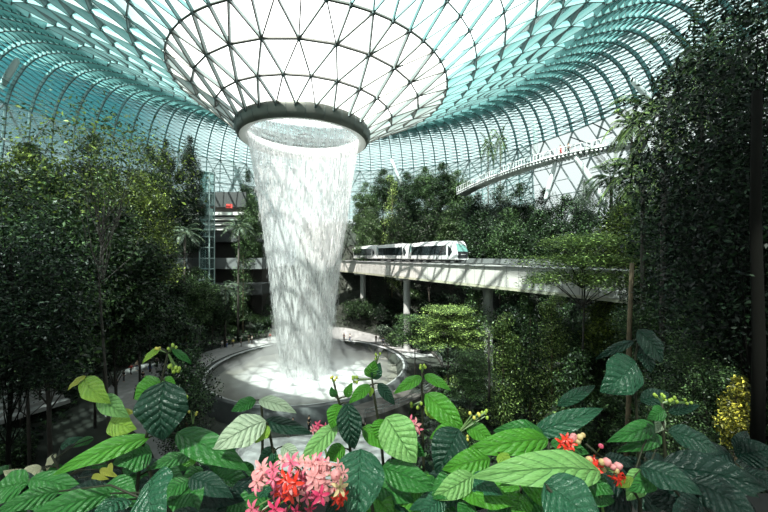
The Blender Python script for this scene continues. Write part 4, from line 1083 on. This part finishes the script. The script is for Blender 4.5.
def floret_mesh(key, r):
    if key in _fl: return _fl[key]
    b = MB()
    b.tube([(0,0,-r*1.1),(0,0,-r*.3),(0,0,0)], [r*.10, r*.16, r*.22], 6)
    for k in range(5):
        th = k*2*PI/5; c, s = math.cos(th), math.sin(th); px_, py_ = -s, c
        rows = [(.1,.09,0),(.5,.21,.16),(.85,.17,.14),(1.15,.02,-.05)]
        V = []
        for (d, w_, z) in rows:
            for e in (-1, 0, 1): V.append((c*d*r+px_*w_*e*r, s*d*r+py_*w_*e*r, z*r+(-.06*r if e == 0 else 0)))
        b.add(V, [(i*3+j, i*3+j+1, i*3+j+4, i*3+j+3) for i in range(3) for j in range(2)])
    for k in range(3): th = k*2.1; b.tube([(0,0,0),(.15*r*math.cos(th),.15*r*math.sin(th),r*.5)], [r*.03,r*.03], 4)
    me = bpy.data.meshes.new('floret'); me.from_pydata(b.v, [], b.f); me.materials.append(PM[key])
    for p in me.polygons: p.use_smooth = True
    _fl[key] = me; return me
def calyx_mesh(key, r):
    k2 = 'cal'+key
    if k2 in _fl: return _fl[k2]
    b = MB(); b.lathe((0,0,0), [(.05*r,-.6*r),(.45*r,-.4*r),(.6*r,0),(.42*r,.4*r),(.08*r,.75*r)], 10)
    me = bpy.data.meshes.new('calyx'); me.from_pydata(b.v, [], b.f); me.materials.append(PM[key])
    for p in me.polygons: p.use_smooth = True
    _fl[k2] = me; return me
def flowers(root, items, Z, r=.016, label=None, spread=.02):
    """items: (px, py, kind) blossoms hung on one branched stalk of the plant"""
    foot = root.location; cs = [at(px, py, Z+random.uniform(-spread, spread))-foot for px, py, _ in items]
    c = sum(cs, Vector())/len(cs); hub = c+Vector((0,.035,-.03)); b = MB()
    b.tube([Vector((0,0,0)), hub*.5+Vector((.01,.02,0)), hub], [.006,.004,.003], 5)
    for q in cs: b.tube([hub, (hub+q)/2+Vector((0,.01,.003)), q], [.002,.0016,.0014], 4)
    st = b.build('flower_cluster', M_stemg, root)
    if label: st['label'] = label
    for (px, py, kd), q in zip(items, cs):
        me = calyx_mesh(kd[1:], r) if kd[0] == '*' else floret_mesh(kd, r)
        o = bpy.data.objects.new('calyx' if kd[0] == '*' else 'floret', me); C.objects.link(o); o.parent = st; o.location = q
        d = (q-hub).normalized()+Vector((random.uniform(-.5,.5), -.7, random.uniform(-.1,.6))); o.rotation_euler = d.to_track_quat('Z', 'Y').to_euler(); s = random.uniform(.8, 1.25); o.scale = (s, s, s)
    return st

# ---- left group
plant([(136,500,.85),(141,450,.84),(150,425,.83),(160,388,.83),(168,352,.83)], 'tall foreground shrub shoot at left with one big dark ribbed leaf', None, [
  (165,380,162,440,50,'d',.80,.78,.95),(163,381,134,398,30,'b',.84,.80,.7),(160,347,142,362,8,'l',.83,.80),(172,348,192,363,7,'m',.83,.84),(163,379,176,386,12,'b',.83,.80,.7),
  (150,436,51,473,21,'b',.84,.72,.6),(152,452,113,462,34,'m',.84,.78,.6),(191,455,147,468,17,'m',.9,.82,.5),(176,432,248,468,27,'m',.86,.80,.55)],
  buds=[(158,349,4,.010,'y'),(172,346,4,.010,'g'),(176,367,7,.014,'g'),(177,394,6,.016,'g'),(193,411,3,.009,'y')])
plant([(150,470,.95),(130,430,.93),(108,405,.92),(86,376,.92)], 'foreground shoot with lime leaves at left, over the path walkers', None, [
  (83,378,109,402,20,'l',.92,.88,.7),(86,375,67,389,9,'y',.92,.90,.5),(100,396,128,416,18,'p',.92,.88,.7),(110,420,135,428,22,'l',.92,.88,.8),(118,415,134,411,10,'y',.92,.9,.6),(128,425,118,436,13,'l',.92,.9,.8)])
plant([(170,512,.62),(160,498,.62)], 'foreground shrub at the bottom left with broad quilted leaves', None, [
  (152,476,160,530,50,'t',.66,.56,.8),(112,492,20,520,24,'m',.7,.62,.6),(128,498,92,520,26,'t',.68,.6,.7),(60,490,-10,514,20,'m',.7,.62,.6),(200,512,150,540,26,'d',.66,.6,.7)])
plant([(70,500,1.0),(60,470,1.0),(52,455,1.0)], 'foreground plant with cream bracts at the left edge', None, [
  (30,478,3,470,12,'c',1.0,.97,.7),(42,466,12,482,14,'c',1.0,.97,.7),(42,468,30,489,11,'s',1.0,.97,.7),(56,452,46,470,9,'c',1.02,1.0,.7),(0,492,9,484,10,'b',.95,.93,.7),
  (94,437,72,446,9,'m',1.1,1.06,.6),(60,447,82,436,9,'t',1.1,1.08,.6),(22,500,4,512,14,'c',.95,.9,.7),(92,475,108,478,6,'y',1.0,.97,.6),(100,468,118,476,6,'y',1.0,.97,.6),(110,462,112,474,5,'y',1.0,.97,.6)],
  buds=[(48,475,5,.016,'y')], cat='plant', nm='bract_plant')
plant([(215,505,.95),(210,480,.95),(196,462,.95)], 'foreground shrub low at left centre with small veined leaves', None, [
  (215,475,252,487,24,'m',.95,.9,.6),(203,468,181,482,17,'m',.95,.9,.7),(203,477,214,486,13,'y',.94,.9,.8),(222,470,238,440,12,'t',.97,.97,.6),(200,486,185,504,14,'t',.95,.9,.7),(232,472,250,478,10,'d',.97,.95,.6),(196,462,176,452,12,'b',.97,.95,.6)])
# ---- centre left
plant([(262,460,.95),(263,425,.93),(261,400,.92)], 'foreground shoot before the pool with one silvery leaf pointing right', (-.33,.95), [
  (256,399,231,410,14,'m',.92,.89,.6),(259,399,296,411,14,'s',.92,.88,.5),(263,421,312,432,15,'d',.94,.9,.6)])
plant([(270,500,.85),(275,460,.85),(268,424,.85)], 'foreground shrub with a large silvery leaf left of the pink blossoms', None, [
  (266,420,213,447,32,'s',.85,.78,.6),(268,424,255,442,16,'l',.85,.82,.8),(276,448,258,462,15,'t',.86,.83,.6),(282,445,300,460,14,'s',.86,.83,.5),(268,450,276,480,18,'m',.86,.83,.8),(236,500,180,512,24,'d',.84,.8,.5)])
f1 = plant([(300,512,.62),(302,498,.62)], 'foreground shrub with the big cluster of pink and red blossoms at bottom centre', None, [
  (262,490,250,515,22,'m',.66,.62,.7),(330,500,345,520,20,'d',.66,.62,.7),(268,476,262,500,20,'t',.68,.64,.8)])
random.seed(21)
it = []
for k in range(64):
    a = random.random()*6.28; r_ = random.random()**.5; x = 300+48*r_*math.cos(a); y = 484+23*r_*math.sin(a)-6
    kd = random.choice(['pink','pale','pale','pink','pale'] if y < 492 else ['pink','deep','deep','pale'])
    if x > 322: kd = random.choice(['pale','pale','cream','*pale','pale'])
    it.append((x, y, kd))
it += [(283,484,'red'),(290,488,'red'),(286,478,'red'),(294,482,'red'),(280,492,'red'),(338,490,'red'),(344,494,'red'),(341,500,'red'),(336,498,'red'),(291,494,'red')]
it += [(258,512,'pink'),(266,516,'deep'),(275,508,'deep'),(252,508,'pink'),(285,512,'pink'),(296,510,'deep'),(310,508,'deep')]
flowers(f1, it, .58, r=.0135, spread=.04)
plant([(354,500,.80),(352,460,.80),(346,420,.80),(338,398,.80),(334,382,.80)], 'foreground shoot with a hanging dark leaf and a round bright leaf before the pool', None, [
  (340,403,331,427,19,'b',.80,.77,.9),(347,402,354,449,25,'d',.78,.76,.95),(335,396,331,386,8,'m',.80,.79,.8),(346,396,352,382,9,'b',.80,.78,.8),(337,424,298,466,19,'p',.80,.72,.7),(345,447,325,458,17,'b',.80,.78,.7)],
  buds=[(333,379,4,.009,'y')])
fa = plant([(372,505,.72),(364,470,.72),(361,452,.72)], 'foreground shrub with one large upright quilted leaf right of the pink cluster', None, [
  (361,448,356,520,50,'t',.70,.62,.98)])
flowers(fa, [(316,427,'pink'),(321,430,'pink'),(318,424,'deep'),(313,429,'pale'),(325,426,'pink')], .95, r=.012)
plant([(384,470,.86),(380,430,.86),(375,400,.86),(372,378,.86)], 'foreground shoot with small leaf pairs standing against the pool rim', None, [
  (371,377,374,360,16,'b',.86,.84,.9),(373,378,380,362,13,'t',.86,.84,.9),(370,384,349,402,12,'b',.86,.82,.6),(378,382,395,404,11,'d',.86,.84,.8),(372,386,370,396,5,'l',.86,.85,.8)],
  buds=[(357,379,7,.011,'g'),(378,356,4,.009,'g')])
fb = plant([(395,480,.80),(392,450,.80),(388,425,.80)], 'foreground shrub with a broad pale green leaf left of the tall centre shoot', None, [
  (386,416,416,462,38,'p',.80,.74,.85),(384,418,378,440,20,'b',.81,.79,.9),(363,426,390,449,18,'b',.82,.78,.6),(382,466,438,488,26,'m',.78,.72,.7),(405,440,425,455,14,'m',.84,.82,.8)])
flowers(fb, [(410,420,'pink'),(415,424,'pale'),(412,428,'pale'),(418,428,'pink')], .84, r=.013)
flowers(fb, [(402,466,'pale'),(407,468,'pink'),(404,462,'*pale')], .84, r=.010)
# ---- centre right
plant([(424,480,.90),(423,440,.90),(422,400,.90),(422,372,.90)], 'tall thin foreground shoot with two wing-like leaves right of the pool', None, [
  (422,376,394,392,12,'b',.90,.86,.55),(424,374,451,389,11,'b',.90,.86,.55),(425,393,465,430,24,'b',.88,.82,.65),(425,404,444,419,14,'l',.90,.87,.7)],
  buds=[(422,366,6,.011,'g'),(416,404,5,.013,'g')])
fc = plant([(462,510,.82),(460,470,.82),(458,432,.82)], 'foreground shrub with a very dark cupped leaf in the middle', None, [
  (459,428,436,472,38,'d',.80,.76,.9),(458,427,430,437,16,'b',.82,.79,.6),(490,458,443,468,24,'b',.78,.74,.6),(466,424,494,440,17,'b',.84,.80,.6),(474,474,432,498,22,'p',.74,.70,.7),(500,452,508,466,15,'l',.78,.76,.7),
  (448,470,440,490,14,'p',.78,.75,.8),(445,494,420,515,20,'t',.72,.68,.6),(470,500,462,525,22,'m',.72,.68,.8),(436,488,424,476,14,'m',.76,.78,.6)],
  buds=[(474,415,4,.012,'y'),(483,414,4,.012,'g'),(465,440,3,.010,'y')])
fd = plant([(560,500,.85),(550,470,.85),(548,440,.85)], 'foreground shrub with long wavy light green leaves right of the middle', None, [
  (548,438,464,450,24,'b',.85,.78,.6),(545,436,495,429,24,'m',.87,.83,.6),(600,470,474,474,34,'p',.78,.68,.55),(598,476,500,482,16,'b',.77,.68,.4),(550,442,590,452,16,'m',.86,.84,.6)])
plant([(560,500,1.0),(540,460,1.0),(534,436,1.0)], 'foreground plant with a long blue-green leaf rising to the right', None, [
  (532,434,604,407,20,'t',1.0,.98,.6),(557,405,596,384,12,'t',1.1,1.12,.6)], cat='plant', nm='leafy_plant')
plant([(585,520,.62),(560,500,.62),(547,486,.62)], 'foreground shrub with a big dark two-toned leaf at the bottom right of centre', None, [
  (544,482,604,530,52,'t',.64,.56,.7)])
fe = plant([(640,500,.80),(620,470,.80),(600,455,.80),(586,443,.80)], 'foreground shrub with red and cream blossoms at right', None, [
  (640,468,628,500,22,'p',.82,.80,.9),(655,424,609,440,17,'m',.9,.84,.6),(662,436,618,450,14,'m',.9,.86,.6),(634,478,618,486,9,'l',.8,.78,.6)])
flowers(fe, [(566,438,'red'),(562,442,'red'),(571,443,'red'),(567,447,'red'),(574,436,'*pale'),(580,436,'*cream'),(583,434,'*cream'),(572,438,'*pale'),(578,440,'*cream'),(566,451,'*cream'),(571,452,'*cream'),(562,457,'*pink')], .80, r=.0115)
flowers(fe, [(590,463,'red'),(594,459,'red'),(597,465,'red'),(589,468,'red'),(595,469,'red'),(589,459,'*cream'),(602,461,'*cream'),(607,461,'*pale'),(604,469,'*cream'),(613,466,'*pale'),(618,465,'*pale'),(617,470,'*cream'),(614,476,'red'),(619,473,'red'),(624,477,'red'),(618,479,'red'),(601,445,'*pink')], .79, r=.0115)
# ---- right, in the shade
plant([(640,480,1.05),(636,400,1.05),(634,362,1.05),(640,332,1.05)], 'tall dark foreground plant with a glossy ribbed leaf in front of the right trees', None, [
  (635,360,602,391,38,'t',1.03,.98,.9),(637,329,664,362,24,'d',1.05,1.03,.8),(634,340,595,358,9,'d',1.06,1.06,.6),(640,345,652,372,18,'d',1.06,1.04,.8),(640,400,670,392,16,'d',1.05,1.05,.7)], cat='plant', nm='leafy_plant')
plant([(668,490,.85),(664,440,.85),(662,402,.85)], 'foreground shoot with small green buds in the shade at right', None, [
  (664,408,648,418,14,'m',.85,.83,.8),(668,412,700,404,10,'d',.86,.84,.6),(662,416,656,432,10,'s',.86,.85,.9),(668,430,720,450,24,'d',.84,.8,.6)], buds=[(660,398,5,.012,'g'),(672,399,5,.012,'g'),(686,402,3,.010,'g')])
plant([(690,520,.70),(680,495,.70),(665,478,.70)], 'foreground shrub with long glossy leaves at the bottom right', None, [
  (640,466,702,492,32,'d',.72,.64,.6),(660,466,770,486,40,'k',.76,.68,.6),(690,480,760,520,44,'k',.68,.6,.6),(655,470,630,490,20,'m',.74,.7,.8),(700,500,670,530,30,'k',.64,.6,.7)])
plant([(740,520,1.0),(735,480,1.0),(730,450,1.0)], 'foreground shrub of shade-dark leaves in the bottom right corner', None, [
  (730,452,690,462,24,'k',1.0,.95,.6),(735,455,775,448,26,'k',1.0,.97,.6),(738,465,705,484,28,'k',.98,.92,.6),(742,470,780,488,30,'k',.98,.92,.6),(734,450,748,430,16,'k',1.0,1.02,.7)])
# ---- filler plants closing the bed, farther back and lower
def filler(i, px, Z, col, lab, grp):
    top = 455+random.uniform(-6, 14); S = [(px+random.uniform(-6,6), 520, Z), (px, 490, Z), (px, top, Z)]; lv = []
    for k in range(9):
        a = k*2.4+random.random(); y0 = top+5*k; ln = random.uniform(26, 44)/Z*1.0
        lv.append((px, y0, px+math.cos(a)*ln, y0+6+abs(math.sin(a))*ln*.35, random.uniform(13, 19)/Z, random.choice(col), Z, Z+math.sin(a)*.12, random.uniform(.35,.7)))
    plant(S, lab, None, lv, cat='shrub', nm='leafy_shrub', group=grp)
def filler_near(i, px):
    Z = random.uniform(.72, .9); top = 478+random.uniform(-6, 10); lv = []
    for k in range(8):
        a = k*2.4+random.random(); ln = random.uniform(36, 58)
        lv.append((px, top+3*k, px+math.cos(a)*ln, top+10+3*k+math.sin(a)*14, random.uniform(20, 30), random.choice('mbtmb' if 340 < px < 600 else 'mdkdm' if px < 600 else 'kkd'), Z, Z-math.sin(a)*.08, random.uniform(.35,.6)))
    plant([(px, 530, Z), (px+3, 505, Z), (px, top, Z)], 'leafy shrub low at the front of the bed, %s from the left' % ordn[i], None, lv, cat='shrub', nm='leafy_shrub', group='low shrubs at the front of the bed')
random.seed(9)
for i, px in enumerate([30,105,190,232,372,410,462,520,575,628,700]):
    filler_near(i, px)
random.seed(5)
xs_ = [10,45,85,122,160,198,238,385,420,455,492,528,566,604,645,690,735]
for i, px in enumerate(xs_):
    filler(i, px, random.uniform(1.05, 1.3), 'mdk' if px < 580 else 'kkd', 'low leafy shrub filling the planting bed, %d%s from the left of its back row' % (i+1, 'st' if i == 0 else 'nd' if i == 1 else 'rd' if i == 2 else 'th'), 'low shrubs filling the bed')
